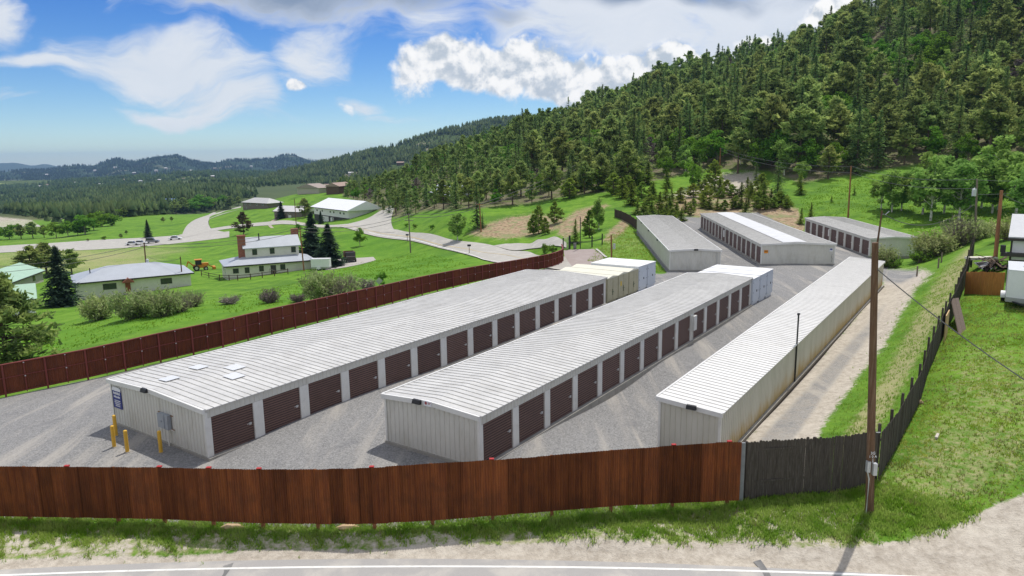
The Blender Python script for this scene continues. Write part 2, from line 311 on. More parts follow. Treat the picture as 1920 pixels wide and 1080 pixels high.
# ------------------------------------------------------------------ mesh building
class MB:
    def __init__(s): s.v = []; s.f = []; s.m = []
    def add(s, vs, fs, mi=0):
        o = len(s.v); s.v += [tuple(map(float, q)) for q in vs]
        for f in fs: s.f.append(tuple(i + o for i in f)); s.m.append(mi)
        return s
    def hexa(s, q, mi=0):   # 8 points: bottom ring then top ring
        return s.add(q, [(3, 2, 1, 0), (4, 5, 6, 7), (0, 1, 5, 4), (1, 2, 6, 5), (2, 3, 7, 6), (3, 0, 4, 7)], mi)
    def box(s, x0, x1, y0, y1, z0, z1, mi=0):
        return s.hexa([(x0, y0, z0), (x1, y0, z0), (x1, y1, z0), (x0, y1, z0), (x0, y0, z1), (x1, y0, z1), (x1, y1, z1), (x0, y1, z1)], mi)
    def beam(s, p0, p1, w, h, mi=0, up=(0, 0, 1)):
        a, b = Vector(p0), Vector(p1); d = (b - a).normalized(); upv = Vector(up)
        sd_ = d.cross(upv); sd_ = sd_.normalized() if sd_.length > 1e-4 else Vector((1, 0, 0)); u = sd_.cross(d).normalized()
        sx, ux = sd_ * w / 2, u * h / 2
        return s.hexa([a - sx - ux, a + sx - ux, b + sx - ux, b - sx - ux, a - sx + ux, a + sx + ux, b + sx + ux, b - sx + ux], mi)
    def tube(s, pts, r, n=7, mi=0, caps=True):
        pts = [Vector(p) for p in pts]; rr = r if isinstance(r, (list, tuple)) else [r] * len(pts)
        o = len(s.v)
        for i, p in enumerate(pts):
            d = (pts[min(i + 1, len(pts) - 1)] - pts[max(i - 1, 0)]).normalized()
            a = d.cross(Vector((0, 0, 1))); a = a.normalized() if a.length > 1e-3 else Vector((1, 0, 0)); b = d.cross(a)
            for k in range(n):
                w = 2 * math.pi * k / n; s.v.append(tuple(p + (a * math.cos(w) + b * math.sin(w)) * rr[i]))
        for i in range(len(pts) - 1):
            for k in range(n):
                k2 = (k + 1) % n; s.f.append((o + i * n + k, o + i * n + k2, o + (i + 1) * n + k2, o + (i + 1) * n + k)); s.m.append(mi)
        if caps:
            s.f.append(tuple(o + k for k in range(n))[::-1]); s.m.append(mi)
            s.f.append(tuple(o + (len(pts) - 1) * n + k for k in range(n))); s.m.append(mi)
        return s
    def prism(s, poly, y0, y1, mi=0):   # outline in x,z pushed along y
        n = len(poly); s.add([(x, y0, z) for x, z in poly] + [(x, y1, z) for x, z in poly],
            [tuple(range(n)), tuple(range(2 * n - 1, n - 1, -1))] + [(i, i + n, (i + 1) % n + n, (i + 1) % n) for i in range(n)], mi); return s
    def build(s, name, mats, parent=None, smooth=False, shear=0.0):
        me = bpy.data.meshes.new(name); vs = s.v
        if shear: vs = [(x, y, z + shear * y) for x, y, z in vs]
        me.from_pydata(vs, [], s.f); ml = mats if isinstance(mats, (list, tuple)) else [mats]
        for q in ml: me.materials.append(q)
        if len(ml) > 1: me.polygons.foreach_set('material_index', s.m)
        if smooth: me.polygons.foreach_set('use_smooth', [True] * len(me.polygons))
        me.update(); o = bpy.data.objects.new(name, me); COL.objects.link(o)
        if parent: o.parent = parent
        return o
def np_mesh(name, V, F, mats, mi=None, parent=None, link=True):
    me = bpy.data.meshes.new(name); V = np.asarray(V, np.float32); F = np.asarray(F, np.int32); k = F.shape[1]
    me.vertices.add(len(V)); me.vertices.foreach_set('co', V.ravel()); me.loops.add(F.size); me.loops.foreach_set('vertex_index', F.ravel())
    me.polygons.add(len(F)); me.polygons.foreach_set('loop_start', np.arange(0, F.size, k, dtype=np.int32))
    for q in (mats if isinstance(mats, (list, tuple)) else [mats]): me.materials.append(q)
    if mi is not None: me.polygons.foreach_set('material_index', np.asarray(mi, np.int32))
    me.update(calc_edges=True)
    if not link: return me
    o = bpy.data.objects.new(name, me); COL.objects.link(o); o.parent = parent; return o
def tag(o, label, cat, group=None):
    o['label'] = label; o['category'] = cat
    if group: o['group'] = group
    return o
def structure(o): o['kind'] = 'structure'; return o
def stuff(o): o['kind'] = 'stuff'; return o
def thing(name, label, cat, loc=(0, 0, 0), rz=0.0, group=None):
    e = bpy.data.objects.new(name, None); COL.objects.link(e); e.location = tuple(map(float, loc)); e.rotation_euler = (0, 0, rz); e.empty_display_size = .3
    return tag(e, label, cat, group)
def share(o, name, parent, loc=(0, 0, 0), rz=0.0, scale=None):
    c = bpy.data.objects.new(name, o if isinstance(o, bpy.types.Mesh) else o.data); COL.objects.link(c); c.parent = parent; c.location = tuple(map(float, loc)); c.rotation_euler = (0, 0, rz)
    if scale is not None: c.scale = scale if isinstance(scale, tuple) else (scale,) * 3
    return c

# ------------------------------------------------------------------ the ground sheet
def sdf(poly, P):
    """signed distance to an outline, inside positive"""
    poly = np.array(poly, float); x, y = P[:, 0], P[:, 1]; d = np.full(len(P), 1e9); ins = np.zeros(len(P), bool)
    for i in range(len(poly)):
        a, b = poly[i], poly[(i + 1) % len(poly)]; e = b - a; L = (e ** 2).sum() + 1e-9
        t = np.clip(((x - a[0]) * e[0] + (y - a[1]) * e[1]) / L, 0, 1)
        d = np.minimum(d, np.hypot(x - a[0] - t * e[0], y - a[1] - t * e[1]))
        c = ((a[1] > y) != (b[1] > y)) & (x < e[0] * (y - a[1]) / (e[1] if abs(e[1]) > 1e-9 else 1e-9) + a[0]); ins ^= c
    return np.where(ins, d, -d)
Z_GRAVEL = [(-300, 775), (0, 747), (200, 705), (400, 657), (600, 605), (800, 552), (1000, 507), (1057, 499), (1095, 501), (1130, 503), (1240, 514), (1251, 512), (1192, 437), (1200, 425), (1258, 404), (1310, 408), (1420, 398), (1505, 437), (1640, 484), (1662, 486), (1665, 500), (1652, 538), (1388, 832), (1388, 940), (1130, 962), (940, 973), (740, 989), (500, 988), (280, 977), (0, 970), (-300, 965)]
Z_LANE = [(1652, 500), (1690, 508), (1735, 505), (1750, 512), (1722, 540), (1690, 590), (1665, 640), (1625, 690), (1585, 745), (1550, 790), (1530, 830), (1540, 920), (1388, 935), (1388, 828), (1652, 536)]
Z_LANEGR = [(1660, 500), (1730, 505), (1720, 520), (1690, 535), (1655, 530)]
Z_SHOULDER = [(-400, 1050), (0, 1050), (150, 1040), (300, 1044), (480, 1030), (700, 1030), (860, 1016), (960, 1020), (1130, 1008), (1250, 1018), (1400, 1012), (1480, 1026), (1600, 1022), (1700, 1012), (1790, 985), (1850, 955), (1920, 925), (2100, 850), (2300, 1400), (-400, 1400)]
Z_ROCK = [[(868, 440), (900, 420), (960, 402), (1010, 398), (1062, 406), (1060, 430), (1000, 445), (950, 452), (900, 448)], [(1040, 440), (1052, 412), (1080, 390), (1135, 378), (1150, 385), (1110, 412), (1085, 440), (1062, 452)], [(1125, 452), (1140, 430), (1172, 402), (1185, 420), (1172, 440), (1140, 460)],
          [(1180, 400), (1200, 385), (1260, 368), (1300, 352), (1350, 345), (1400, 350), (1440, 345), (1460, 372), (1500, 390), (1515, 430), (1500, 445), (1430, 400), (1320, 415), (1260, 402)], [(1400, 398), (1412, 378), (1440, 370), (1482, 380), (1504, 408), (1508, 436), (1440, 420)]]
Z_PALE = [(1230, 372), (1290, 352), (1350, 322), (1420, 318), (1440, 340), (1400, 362), (1300, 372)]
Z_FOREST = [(640, 366), (690, 388), (740, 410), (800, 397), (900, 392), (990, 384), (1060, 370), (1130, 362), (1240, 338), (1330, 318), (1440, 322), (1500, 345), (1560, 335), (1640, 322), (1750, 305), (1800, 312), (2200, 320), (2200, -900), (640, -900)]
Z_LUSH = [[(-200, 700), (0, 690), (300, 615), (600, 560), (860, 498), (905, 490), (800, 470), (690, 488), (560, 540), (300, 590), (60, 620), (-200, 640)], [(640, 440), (700, 436), (800, 470), (690, 488), (640, 490)], [(740, 422), (900, 400), (1050, 385), (1100, 360), (1000, 372), (800, 388)]]
Z_DRY = [(120, 455), (350, 470), (250, 500), (140, 510), (-100, 500), (-100, 480)]
Z_LAWNDRY = [(1640, 905), (1700, 850), (1800, 640), (1880, 620), (1960, 700), (1940, 900), (1800, 960), (1640, 985)]
Z_FRONTDRY = [(-300, 990), (300, 985), (960, 990), (1400, 945), (1640, 930), (1640, 1040), (960, 1030), (-300, 1060)]
Z_TANFIELD = [(-100, 400), (0, 404), (60, 410), (78, 424), (0, 430), (-100, 432)]
G_MAT = ground_mat()
def make_ground():
    ys = [-20.0]
    while ys[-1] < 12000:
        y = ys[-1]
        d = 2.0 if y < 20 else (.45 if y < 24 else min(max(.13, y * y / 11000 * 1.7), .009 * y if y > 90 else 9e9)) if y < 900 else y * .02
        ys.append(y + d)
    ys = np.array(ys); ss = np.linspace(-1.0, 1.0, 760)
    Xg = ss[None, :] * (ys[:, None] + 25); Yg = np.repeat(ys[:, None], len(ss), 1); Zg = hz(Xg, Yg)
    V = np.stack([Xg, Yg, Zg], -1).reshape(-1, 3); ny, nx = Xg.shape
    i = np.arange(ny - 1)[:, None] * nx + np.arange(nx - 1)[None, :]; Fq = np.stack([i, i + 1, i + nx + 1, i + nx], -1).reshape(-1, 4)
    o = np_mesh('ground', V, Fq, G_MAT); me = o.data
    me.polygons.foreach_set('use_smooth', np.ones(len(Fq), bool))
    pr = project(V); P = pr[:, :2].copy(); bad = pr[:, 2] < 3
    P[bad] = (960, 1300)
    def wgt(poly, soft): w = np.clip(.5 + sdf(poly, P) / (2 * soft), 0, 1); return w
    near = np.clip((V[:, 1]) / 60, .4, 1)
    gv = wgt(Z_GRAVEL, 5); lg = wgt(Z_LANEGR, 14) * .8; gv = np.maximum(gv, lg)
    gv = np.maximum(gv, wgt([(1652, 560), (1680, 560), (1640, 640), (1570, 730), (1500, 830), (1430, 930), (1388, 930), (1400, 830)], 18) * .53); dt = np.maximum(wgt(Z_LANE, 22) * .93, wgt(Z_SHOULDER, 16)); dt = np.maximum(dt, wgt(Z_TANFIELD, 4) * .55); dt = np.maximum(dt, wgt(Z_FRONTDRY, 15) * .50); dt = np.maximum(dt, wgt(Z_PALE, 16) * .8)
    rk = np.zeros(len(V))
    for z in Z_ROCK: rk = np.maximum(rk, wgt(z, 9) * .68)
    yy = V[:, 1]; dist_f = np.clip((yy - 420) / 150, 0, 1)
    ff = np.maximum(wgt(Z_FOREST, 10) * .85, dist_f)
    dry = np.maximum(wgt(Z_DRY, 20) * .5, wgt(Z_LAWNDRY, 40) * .33); dry = np.maximum(dry, wgt(Z_FRONTDRY, 15) * .45)
    dry = np.maximum(dry, np.clip(.5 + sdf([(1100, 480), (1180, 420), (1195, 436), (1250, 505), (1150, 505)], P) / 20, 0, 1) * .22)
    dry = np.maximum(dry, wgt([(1560, 850), (1640, 730), (1760, 520), (1820, 460), (1822, 490), (1735, 650), (1650, 800), (1640, 905)], 12) * .62)
    lush = np.zeros(len(V))
    for z in Z_LUSH: lush = np.maximum(lush, wgt(z, 12))
    # dots of meadow far off
    a = me.attributes.new('zone', 'FLOAT_COLOR', 'POINT'); a.data.foreach_set('color', np.stack([gv, dt, rk, np.ones(len(V))], -1).astype(np.float32).ravel())
    a = me.attributes.new('zone2', 'FLOAT_COLOR', 'POINT'); a.data.foreach_set('color', np.stack([ff, dry, lush, np.ones(len(V))], -1).astype(np.float32).ravel())
    return structure(o)
make_ground()

# far ridges: crest line surveyed from the photo at its own distance, falling to the valley floor in front and away behind
HILLS = {}
def ridge(name, crest, y, toe_y, toe_z, mat, rough=.06, seed=1, lower=0):
    rs = np.random.RandomState(seed)
    C = np.array([at(px, py + lower, y=y) for px, py in crest]); n = 420
    x = np.linspace(C[0, 0], C[-1, 0], n); zc = np.interp(x, C[:, 0], C[:, 2])
    k = np.hanning(9); k /= k.sum(); zc = np.convolve(np.pad(zc, 4, 'edge'), k, 'valid')
    m = 46; tt = np.linspace(0, 1, m); V = np.zeros((m + 6, n, 3))
    ph = rs.rand(6) * 6.28
    for j, t_ in enumerate(tt):
        s_ = (3 * t_ ** 2 - 2 * t_ ** 3) * .6 + t_ * .4; yy = toe_y + (y - toe_y) * t_
        gul = sum(np.sin(x / y * f + ph[i] + t_ * 2.2 * (i - 2)) / (i + 1.5) for i, f in enumerate((17, 29, 46, 71))) * math.sin(t_ * math.pi)
        V[j, :, 0] = x * yy / y; V[j, :, 1] = yy; V[j, :, 2] = toe_z + (zc - toe_z) * s_ + gul * (zc - toe_z) * rough
    for j in range(6):
        V[m + j, :, 0] = x * (1 + .02 * (j + 1)); V[m + j, :, 1] = y * (1 + .02 * (j + 1)); V[m + j, :, 2] = zc - (zc - toe_z) * ((j + 1) / 6.) ** 1.3
    M = m + 6; i = np.arange(M - 1)[:, None] * n + np.arange(n - 1)[None, :]; Fq = np.stack([i, i + 1, i + n + 1, i + n], -1).reshape(-1, 4)
    o = np_mesh(name, V.reshape(-1, 3), Fq, mat); o.data.polygons.foreach_set('use_smooth', np.ones(len(Fq), bool)); HILLS[name] = V[:m]
    return structure(o)
ridge('far_mountain', [(-700, 318), (-200, 312), (0, 306), (30, 305), (60, 311), (85, 307), (112, 313), (200, 318), (400, 320), (700, 322)], 9500, 7000, -120, hill_mat('far_mountain_woods', (.05, .075, .06), (.075, .10, .075), (.14, .14, .12), .003))
ridge('far_hill', [(-700, 318), (-200, 324), (0, 323), (50, 318), (90, 318), (120, 312), (150, 310), (175, 311), (195, 303), (219, 296), (245, 303), (260, 302), (280, 296), (300, 292), (318, 294), (332, 290), (350, 298), (375, 304), (395, 307), (420, 302), (445, 299), (480, 299), (510, 297), (530, 291), (548, 289), (556, 292), (580, 300), (640, 312), (900, 320)], 5000, 3300, -95, hill_mat('far_hill_woods', (.028, .05, .032), (.045, .07, .04), (.15, .15, .11), .004), .10, 4)
ridge('low_ridge', [(-600, 362), (-150, 356), (0, 351), (60, 348), (120, 340), (200, 335), (280, 329), (340, 325), (420, 323), (500, 324), (600, 332), (760, 340), (900, 350)], 2600, 1150, -57, hill_mat('low_ridge_floor', (.06, .085, .035), (.11, .15, .05), (.30, .36, .14), .006), .07, 7)
ridge('mid_hill', [(330, 356), (400, 350), (480, 340), (540, 321), (600, 308), (680, 288), (740, 275), (780, 262), (830, 247), (880, 236), (930, 227), (970, 224), (1050, 222), (1200, 226), (1400, 235), (1600, 260)], 1900, 900, -52, hill_mat('mid_hill_floor', (.05, .08, .035), (.085, .12, .045), (.26, .24, .17), .008), .06, 9)

# ------------------------------------------------------------------ roads, laid on the ground
def resample(P, n):
    P = np.array(P); L = np.r_[0, np.cumsum(np.linalg.norm(np.diff(P, axis=0), axis=1))]; s = np.linspace(0, L[-1], n)
    return np.stack([np.interp(s, L, P[:, k]) for k in range(P.shape[1])], -1)
def smoothline(P, n, it=2):
    P = np.array(P, float)
    for _ in range(it):
        Q = [P[0]]
        for a, b in zip(P[:-1], P[1:]): Q += [a * .75 + b * .25, a * .25 + b * .75]
        Q.append(P[-1]); P = np.array(Q)
    return resample(P, n)
def strip(name, A, B, mat, off=.05, n=90, m=6, link=True):
    A = smoothline(A, n); B = smoothline(B, n); w = np.linspace(0, 1, m)[None, :, None]
    G = A[:, None, :2] * (1 - w) + B[:, None, :2] * w; Z = hz(G[..., 0], G[..., 1]) + off
    V = np.concatenate([G, Z[..., None]], -1).reshape(-1, 3); i = np.arange(n - 1)[:, None] * m + np.arange(m - 1)[None, :]
    return structure(np_mesh(name, V, np.stack([i, i + 1, i + m + 1, i + m], -1).reshape(-1, 4), mat))
def px(l): return [gpt(*q) for q in l]
ROAD = asphalt_mat('road_asphalt', (.36, .35, .345), (.50, .475, .44), .75); PALE = asphalt_mat('pale_asphalt', (.40, .385, .355), (.52, .50, .46), .7)
PINK = asphalt_mat('apron_asphalt', (.34, .285, .27), (.40, .35, .33), .6); WHITE = plain('road_paint', (.78, .78, .76), .7, .08, 3, dirt=(.45, .44, .42), dirt_amt=.5)
YEL = plain('yellow_line', (.62, .45, .12), .7, .1)
up = [np.array(p) for p in px([(-500, 1110), (-200, 1075), (0, 1062), (240, 1052), (480, 1046), (720, 1040), (960, 1037), (1200, 1042), (1440, 1052), (1700, 1072), (1900, 1088)])]
def fitline(P, xs):
    P = np.array(P); c = np.polyfit(P[:, 0], P[:, 1], 2); return [np.array([x, np.polyval(c, x), 0]) for x in xs]
up = [np.array([x, np.polyval(ROADPOLY, x), 0]) for x in np.linspace(-42, 32, 30)]
strip('front_road', up, [p - np.array([0, 9., 0]) for p in up], ROAD, .02, 200, 14)
ln = px([(-60, 1084), (0, 1079), (240, 1071), (480, 1064.5), (720, 1063), (960, 1064), (1180, 1067), (1420, 1073), (1740, 1083), (1830, 1087)])
ln = fitline(ln, np.linspace(-30, 22, 60))
strip('road_edge_line', [p + np.array([0, .065, 0]) for p in ln], [p - np.array([0, .065, 0]) for p in ln], WHITE, .026, 200, 2)
tar = asphalt_mat('crack_tar', (.17, .17, .172), (.42, .41, .39), .8)
for q in ([(418, 1062), (438, 1056), (433, 1068), (422, 1078)], [(1412, 1054), (1426, 1050), (1438, 1066), (1432, 1074)]):
    a = px([q[0], q[3]]); b = px([q[1], q[2]]); a.append(a[-1] + np.array([-.3, -1.5, 0])); b.append(b[-1] + np.array([-.1, -1.5, 0])); strip('road_crack_patch', a, b, tar, .024, 12, 3)
strip('county_road', px([(1085, 512), (1020, 503), (960, 497), (915, 491.5), (880, 479), (830, 466), (740, 447), (640, 429), (560, 420), (480, 423), (400, 432), (345, 446)]),
      px([(1060, 483), (1010, 482), (985, 471), (930, 463), (850, 452), (770, 438), (735, 428), (660, 421), (560, 413), (480, 417), (400, 427), (335, 441)]), PALE, .16, 160, 7)
mid = [(1035, 493), (990, 489), (965, 482), (915, 477), (865, 466), (805, 456), (750, 442), (700, 435), (640, 425), (560, 416.5)]
M_ = px(mid); strip('road_centre_line', M_, [p + np.array([.0, .28, 0]) for p in M_], YEL, .185, 120, 2)
M_ = px([(1000, 499), (930, 492), (906, 489), (896, 484), (878, 477), (830, 464.5), (745, 446), (690, 436)]); strip('road_edge_line', M_, [p + np.array([.12, .2, 0]) for p in M_], WHITE, .185, 120, 2)
strip('side_road', px([(632, 427), (668, 417), (705, 399), (726, 391), (732, 386)]), px([(742, 437), (735, 425), (733, 415), (737, 398), (739, 388)]), PALE, .175, 50, 6)
strip('gate_drive', px([(925, 462), (965, 456), (1000, 454.5), (1062, 457)]), px([(965, 471), (985, 469), (1010, 467), (1062, 466)]), PALE, .19, 30, 5)
strip('highway', px([(-200, 490), (0, 473), (130, 471), (250, 464), (340, 456), (430, 445)]), px([(-200, 475), (0, 461), (100, 456), (200, 449), (330, 442), (430, 434)]), PALE, .09, 120, 6)
strip('curving_road', px([(340, 444), (345, 431), (353, 420), (370, 410), (400, 400), (425, 393), (452, 387)]), px([(425, 436), (400, 431), (388, 424), (386, 416), (400, 407.5), (430, 398), (456, 391)]), PALE, .12, 80, 6)
strip('distant_road', px([(105, 414), (200, 401), (275, 390)]), px([(105, 410.5), (200, 398), (275, 387.5)]), PALE, .5, 40, 3)
strip('valley_road', px([(-60, 434), (0, 432), (78, 426)]), px([(-60, 428), (0, 426), (72, 422)]), PALE, .3, 40, 3)
strip('dirt_track', px([(508, 428), (500, 420), (512, 412), (530, 404)]), px([(514, 428), (507, 420), (518, 413), (534, 405)]), asphalt_mat('track_dirt', (.42, .36, .28)), .1, 20, 3)
strip('yard_drive', px([(610, 507), (640, 503), (672, 497), (705, 488)]), px([(616, 488), (640, 485), (672, 484), (700, 482)]), asphalt_mat('drive_gravel', (.43, .40, .37)), .06, 30, 5)
strip('gate_apron', px([(1057, 470), (1058, 480), (1062, 492), (1050, 500), (1035, 506)]), px([(1113, 467), (1124, 474), (1135, 484), (1118, 493), (1098, 503)]), PINK, .05, 40, 8)
cr = px([(1116, 468), (1124, 474), (1135, 484)]); strip('apron_kerb', [p for p in cr], [p + np.array([.35, .1, 0]) for p in cr], plain('kerb_concrete', (.5, .48, .45)), .14, 20, 2)

# ------------------------------------------------------------------ storage sheds
WALL = plain('cream_steel', (.635, .625, .575), .55, .06, .8, dirt=(.42, .40, .33), dirt_amt=.35, stretch=(1, 1, .35))
TRIM = plain('white_trim', (.74, .735, .70), .5, .04, 1.2, dirt=(.5, .48, .42), dirt_amt=.3)
ROOF = plain('galvanised_roof', (.56, .555, .54), .5, .10, .5, dirt=(.43, .42, .395), dirt_amt=.6, spec=.4)
ROOFW = plain('white_roof', (.71, .705, .69), .5, .06, .5, dirt=(.56, .55, .52), dirt_amt=.45)
SEAM = plain('shade_grime_seam', (.40, .395, .38), .7, .2, 1.5); SEAMW = plain('white_roof_seam', (.50, .49, .47), .7, .12, 1.5); ROOFP = plain('bright_roof_panel', (.70, .705, .71), .45, .06, .6, dirt=(.56, .56, .56), dirt_amt=.5)  # seam colours paint each rib's shadow together with gathered dirt
DOOR = plain('brown_roller', (.175, .105, .088), .5, .10, 1.5, orand=.12, dirt=(.13, .085, .07), dirt_amt=.4)
GROOVE = plain('door_groove', (.055, .034, .03), .7, .1); DARK = plain('dark_metal', (.03, .03, .032), .5, .1); CONC = plain('concrete', (.36, .345, .31), .9, .14, 1.5, dirt=(.22, .21, .19), dirt_amt=.6)
STEEL = plain('grey_box_steel', (.33, .36, .40), .45, .08); GALV = plain('galvanised', (.55, .56, .57), .4, .08, 2, metal=.4)
BLUE = plain('sign_blue', (.035, .045, .22), .5, .04); SWHITE = plain('sign_white', (.75, .76, .80), .5, .03); ORANGE = plain('sign_orange', (.80, .30, .03), .5, .04)
SKYL = plain('skylight', (.68, .69, .70), .3, .03); YELLOW = plain('bollard_yellow', (.72, .43, .055), .5, .07, 3, dirt=(.45, .27, .08), dirt_amt=.35)
BLACK = plain('black_rubber', (.02, .02, .02), .8, .1); GLASS = plain('dark_glass', (.03, .035, .045), .08, .1, spec=.8)
REDCAP = plain('red_cap', (.42, .035, .03), .5, .05); STAINW = None
def wall_stained():
    m, t, b = new_mat('cream_steel_stained', .55, .3); p = geo_pos(t)
    n1 = t.noise(t.map(p, sc=(1, 1, .3)), 1.0, 5, .6)
    a = t.new('ShaderNodeAttribute', attribute_name='up').outputs['Fac']
    st = t.ramp(t.math('ADD', a, t.math('MULTIPLY', t.math('SUBTRACT', n1, .5), .75)), .50, .02)
    col = t.mix(t.ramp(n1, .3, .7), (.56, .545, .47), (.64, .62, .55)); col = t.mix(t.math('MULTIPLY', st, .85), col, (.50, .34, .10))
    t.l.new(col, b.inputs['Base Color']); return m
DOORMESH = {}
def door_mesh(w, h):
    k = (round(w, 2), round(h, 2))
    if k not in DOORMESH:
        n = int(h / .135); V = []; F = []
        for i in range(n):
            z0 = h * i / n; z1 = h * (i + .68) / n; z2 = h * (i + 1) / n
            for z, x in ((z0, 0.0), (z0 + .012, .028), (z1, .028), (z2, 0.0)): V += [(x, -w / 2, z), (x, w / 2, z)]
        for i in range(len(V) // 2 - 1): F.append((2 * i, 2 * i + 1, 2 * i + 3, 2 * i + 2))
        me = bpy.data.meshes.new('door'); me.from_pydata(V, [], F); me.materials.append(DOOR); me.materials.append(GROOVE); me.polygons.foreach_set('material_index', [1 if i % 4 in (2, 3) else 0 for i in range(len(F))]); me.update()
        b = MB(); b.box(.028, .075, w / 2 - .30, w / 2 - .16, .95, 1.08); b.box(.028, .05, w / 2 - .42, w / 2 - .12, 1.0, 1.035)
        o = b.build('latch', GALV); lm = o.data; bpy.data.objects.remove(o)
        DOORMESH[k] = (me, lm)
    return DOORMESH[k]
def shed(key, label, ndoor=14, side='R', rise=.2, roofm=ROOF, group='storage sheds', doors=None, rib_roof=.46, wallm=WALL, door_w=2.6, door_h=2.13, mono=False, stain=False, ridge_panel=False):
    s = SHEDS[key]; W, L, hl, hr, sh = s['W'], s['L'], s['hl'], s['hr'], s['sl']
    e = thing('storage_shed', label, 'storage building', s['NL'], -s['yaw'], group)
    FL = (lambda x: W - x) if side == 'L' else (lambda x: x)      # doors are modelled on x=W and mirrored when they face the other way
    ha, hb = (hl, hr) if side != 'L' else (hr, hl)
    def top(x): return ha + (hb - ha) * x / W + (0 if mono else rise * (1 - abs(2 * x / W - 1)))
    class M2(MB):
        def add(q, vs, fs, mi=0): return MB.add(q, [(FL(x), y, z) for x, y, z in vs], fs, mi)
    rin = .10 if ndoor else 0
    # wall shell: inner body, end walls, back wall with ribs, header and piers on the door face
    w = M2(); xs = [0, W / 2, W - rin] if not mono else [0, W - rin]
    w.prism([(0, -.5)] + [(W - rin, -.5)] + [(x, top(x) - .05) for x in xs[::-1]], 0, L)
    for y0, sg in ((0, -1), (L, 1)):
        n = int(W / .305)
        for i in range(n + 1):
            x = min(max(W * i / n, .03), W - .03); w.hexa([(x - .03, y0, .08), (x + .03, y0, .08), (x + .012, y0 + sg * .032, .08), (x - .012, y0 + sg * .032, .08), (x - .03, y0, top(x) - .08), (x + .03, y0, top(x) - .08), (x + .012, y0 + sg * .032, top(x) - .08), (x - .012, y0 + sg * .032, top(x) - .08)])
    n = int(L / .305)
    for i in range(n + 1):
        y = L * i / n
        w.hexa([(-.03, y - .012, .05), (0, y - .03, .05), (0, y + .03, .05), (-.03, y + .012, .05), (-.03, y - .012, ha - .07), (0, y - .03, ha - .07), (0, y + .03, ha - .07), (-.03, y + .012, ha - .07)])
        if ndoor: w.hexa([(W, y - .03, door_h + .17), (W + .03, y - .012, door_h + .17), (W + .03, y + .012, door_h + .17), (W, y + .03, door_h + .17), (W, y - .03, hb - .07), (W + .03, y - .012, hb - .07), (W + .03, y + .012, hb - .07), (W, y + .03, hb - .07)])
        else: w.hexa([(W, y - .03, .05), (W + .03, y - .012, .05), (W + .03, y + .012, .05), (W, y + .03, .05), (W, y - .03, hb - .07), (W + .03, y - .012, hb - .07), (W + .03, y + .012, hb - .07), (W, y + .03, hb - .07)])
    if ndoor: w.box(W - rin, W, -.002, L + .002, door_h + .14, hb - .05)
    wo = w.build('wall', wall_stained() if stain else wallm, e, shear=sh)
    if stain:
        a = wo.data.attributes.new('up', 'FLOAT', 'POINT'); a.data.foreach_set('value', np.array([min(1, max(0, z / 2.0)) if x > W / 2 else 1 for x, y, z in w.v], np.float32))
        # finer rows so the rust line can vary
    if ndoor:
        p = M2(); pitch = L / ndoor
        dd = doors or [(i + .5) * pitch for i in range(ndoor)]
        ed = [0.0] + [v for c in dd for v in (c - door_w / 2, c + door_w / 2)] + [L]
        for a, b in zip(ed[::2], ed[1::2]):
            if b - a > .02: p = M2(); p.box(W - rin, W + .022, a + (0 if a else -.012), b + (0 if b < L else .012), -.3, door_h + .135); p.build('pier', TRIM if key in 'ab' else WALL, e, shear=sh)
        dm, lm = door_mesh(door_w, door_h)
        for c in dd:
            rz = math.pi if side == 'L' else 0
            d = share(dm, 'door', e, (FL(W - rin + .012), c, sh * c + .12), rz); lt = share(lm, 'latch', d)
    f = M2(); f.box(-.08, W + .2, -.08, L + .08, -.9, .11); f.build('foundation', CONC, e, shear=sh)
    # roof: sheets with standing ribs eave to eave
    r = M2(); o = .14; oe = .10
    prof = [(-o, top(0) - .004), (W / 2, top(W / 2)), (W + o, top(W) - .004)] if not mono else [(-o, top(0) + .01), (W + o, top(W) - .01)]
    r.prism(prof + [(x, z - .05) for x, z in prof[::-1]], -oe, L + oe)
    n = int(L / rib_roof); rs = random.Random(5)
    for i in range(n + 1):
        y = L * i / n; hgt = .038
        m = len(prof); vs = []
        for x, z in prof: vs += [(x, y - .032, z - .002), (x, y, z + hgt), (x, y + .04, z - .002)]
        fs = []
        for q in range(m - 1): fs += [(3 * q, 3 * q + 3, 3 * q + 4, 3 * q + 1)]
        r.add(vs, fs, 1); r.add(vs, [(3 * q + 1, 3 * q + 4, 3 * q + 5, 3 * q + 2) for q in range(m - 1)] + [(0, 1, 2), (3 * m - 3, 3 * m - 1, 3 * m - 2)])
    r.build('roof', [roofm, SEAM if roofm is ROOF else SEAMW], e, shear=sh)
    # end trims and eave trims
    t = M2()
    for y0, y1 in ((-oe - .10, -oe + .04), (L + oe - .04, L + oe + .10)):
        for (xa, za), (xb, zb) in zip(prof[:-1], prof[1:]):
            t.hexa([(xa, y0, za - .20), (xb, y0, zb - .20), (xb, y1, zb - .20), (xa, y1, za - .20), (xa, y0, za + .055), (xb, y0, zb + .055), (xb, y1, zb + .055), (xa, y1, za + .055)])
    t.box(-o - .06, -o + .05, -oe + .05, L + oe - .05, top(0) - .13, top(0) + .05)
    if not ndoor and not mono: t.box(W + o - .05, W + o + .06, -oe + .05, L + oe - .05, top(W) - .13, top(W) + .03)
    t.build('roof_trim', ROOFW, e, shear=sh)
    cb = M2(); cb.box(-.035, .10, -.045, -.034, .05, ha - .2); cb.build('corner_trim', TRIM, e, shear=sh)
    cb = M2(); cb.box(W - .10, W + .035, -.045, -.034, .05, hb - .2); cb.box(W + .023, W + .035, -.034, .12, .05, hb - .2); cb.build('corner_trim', TRIM, e, shear=sh)
    return e, top
def part_box(name, par, m, *a): b = MB(); b.box(*a); return b.build(name, m, par)

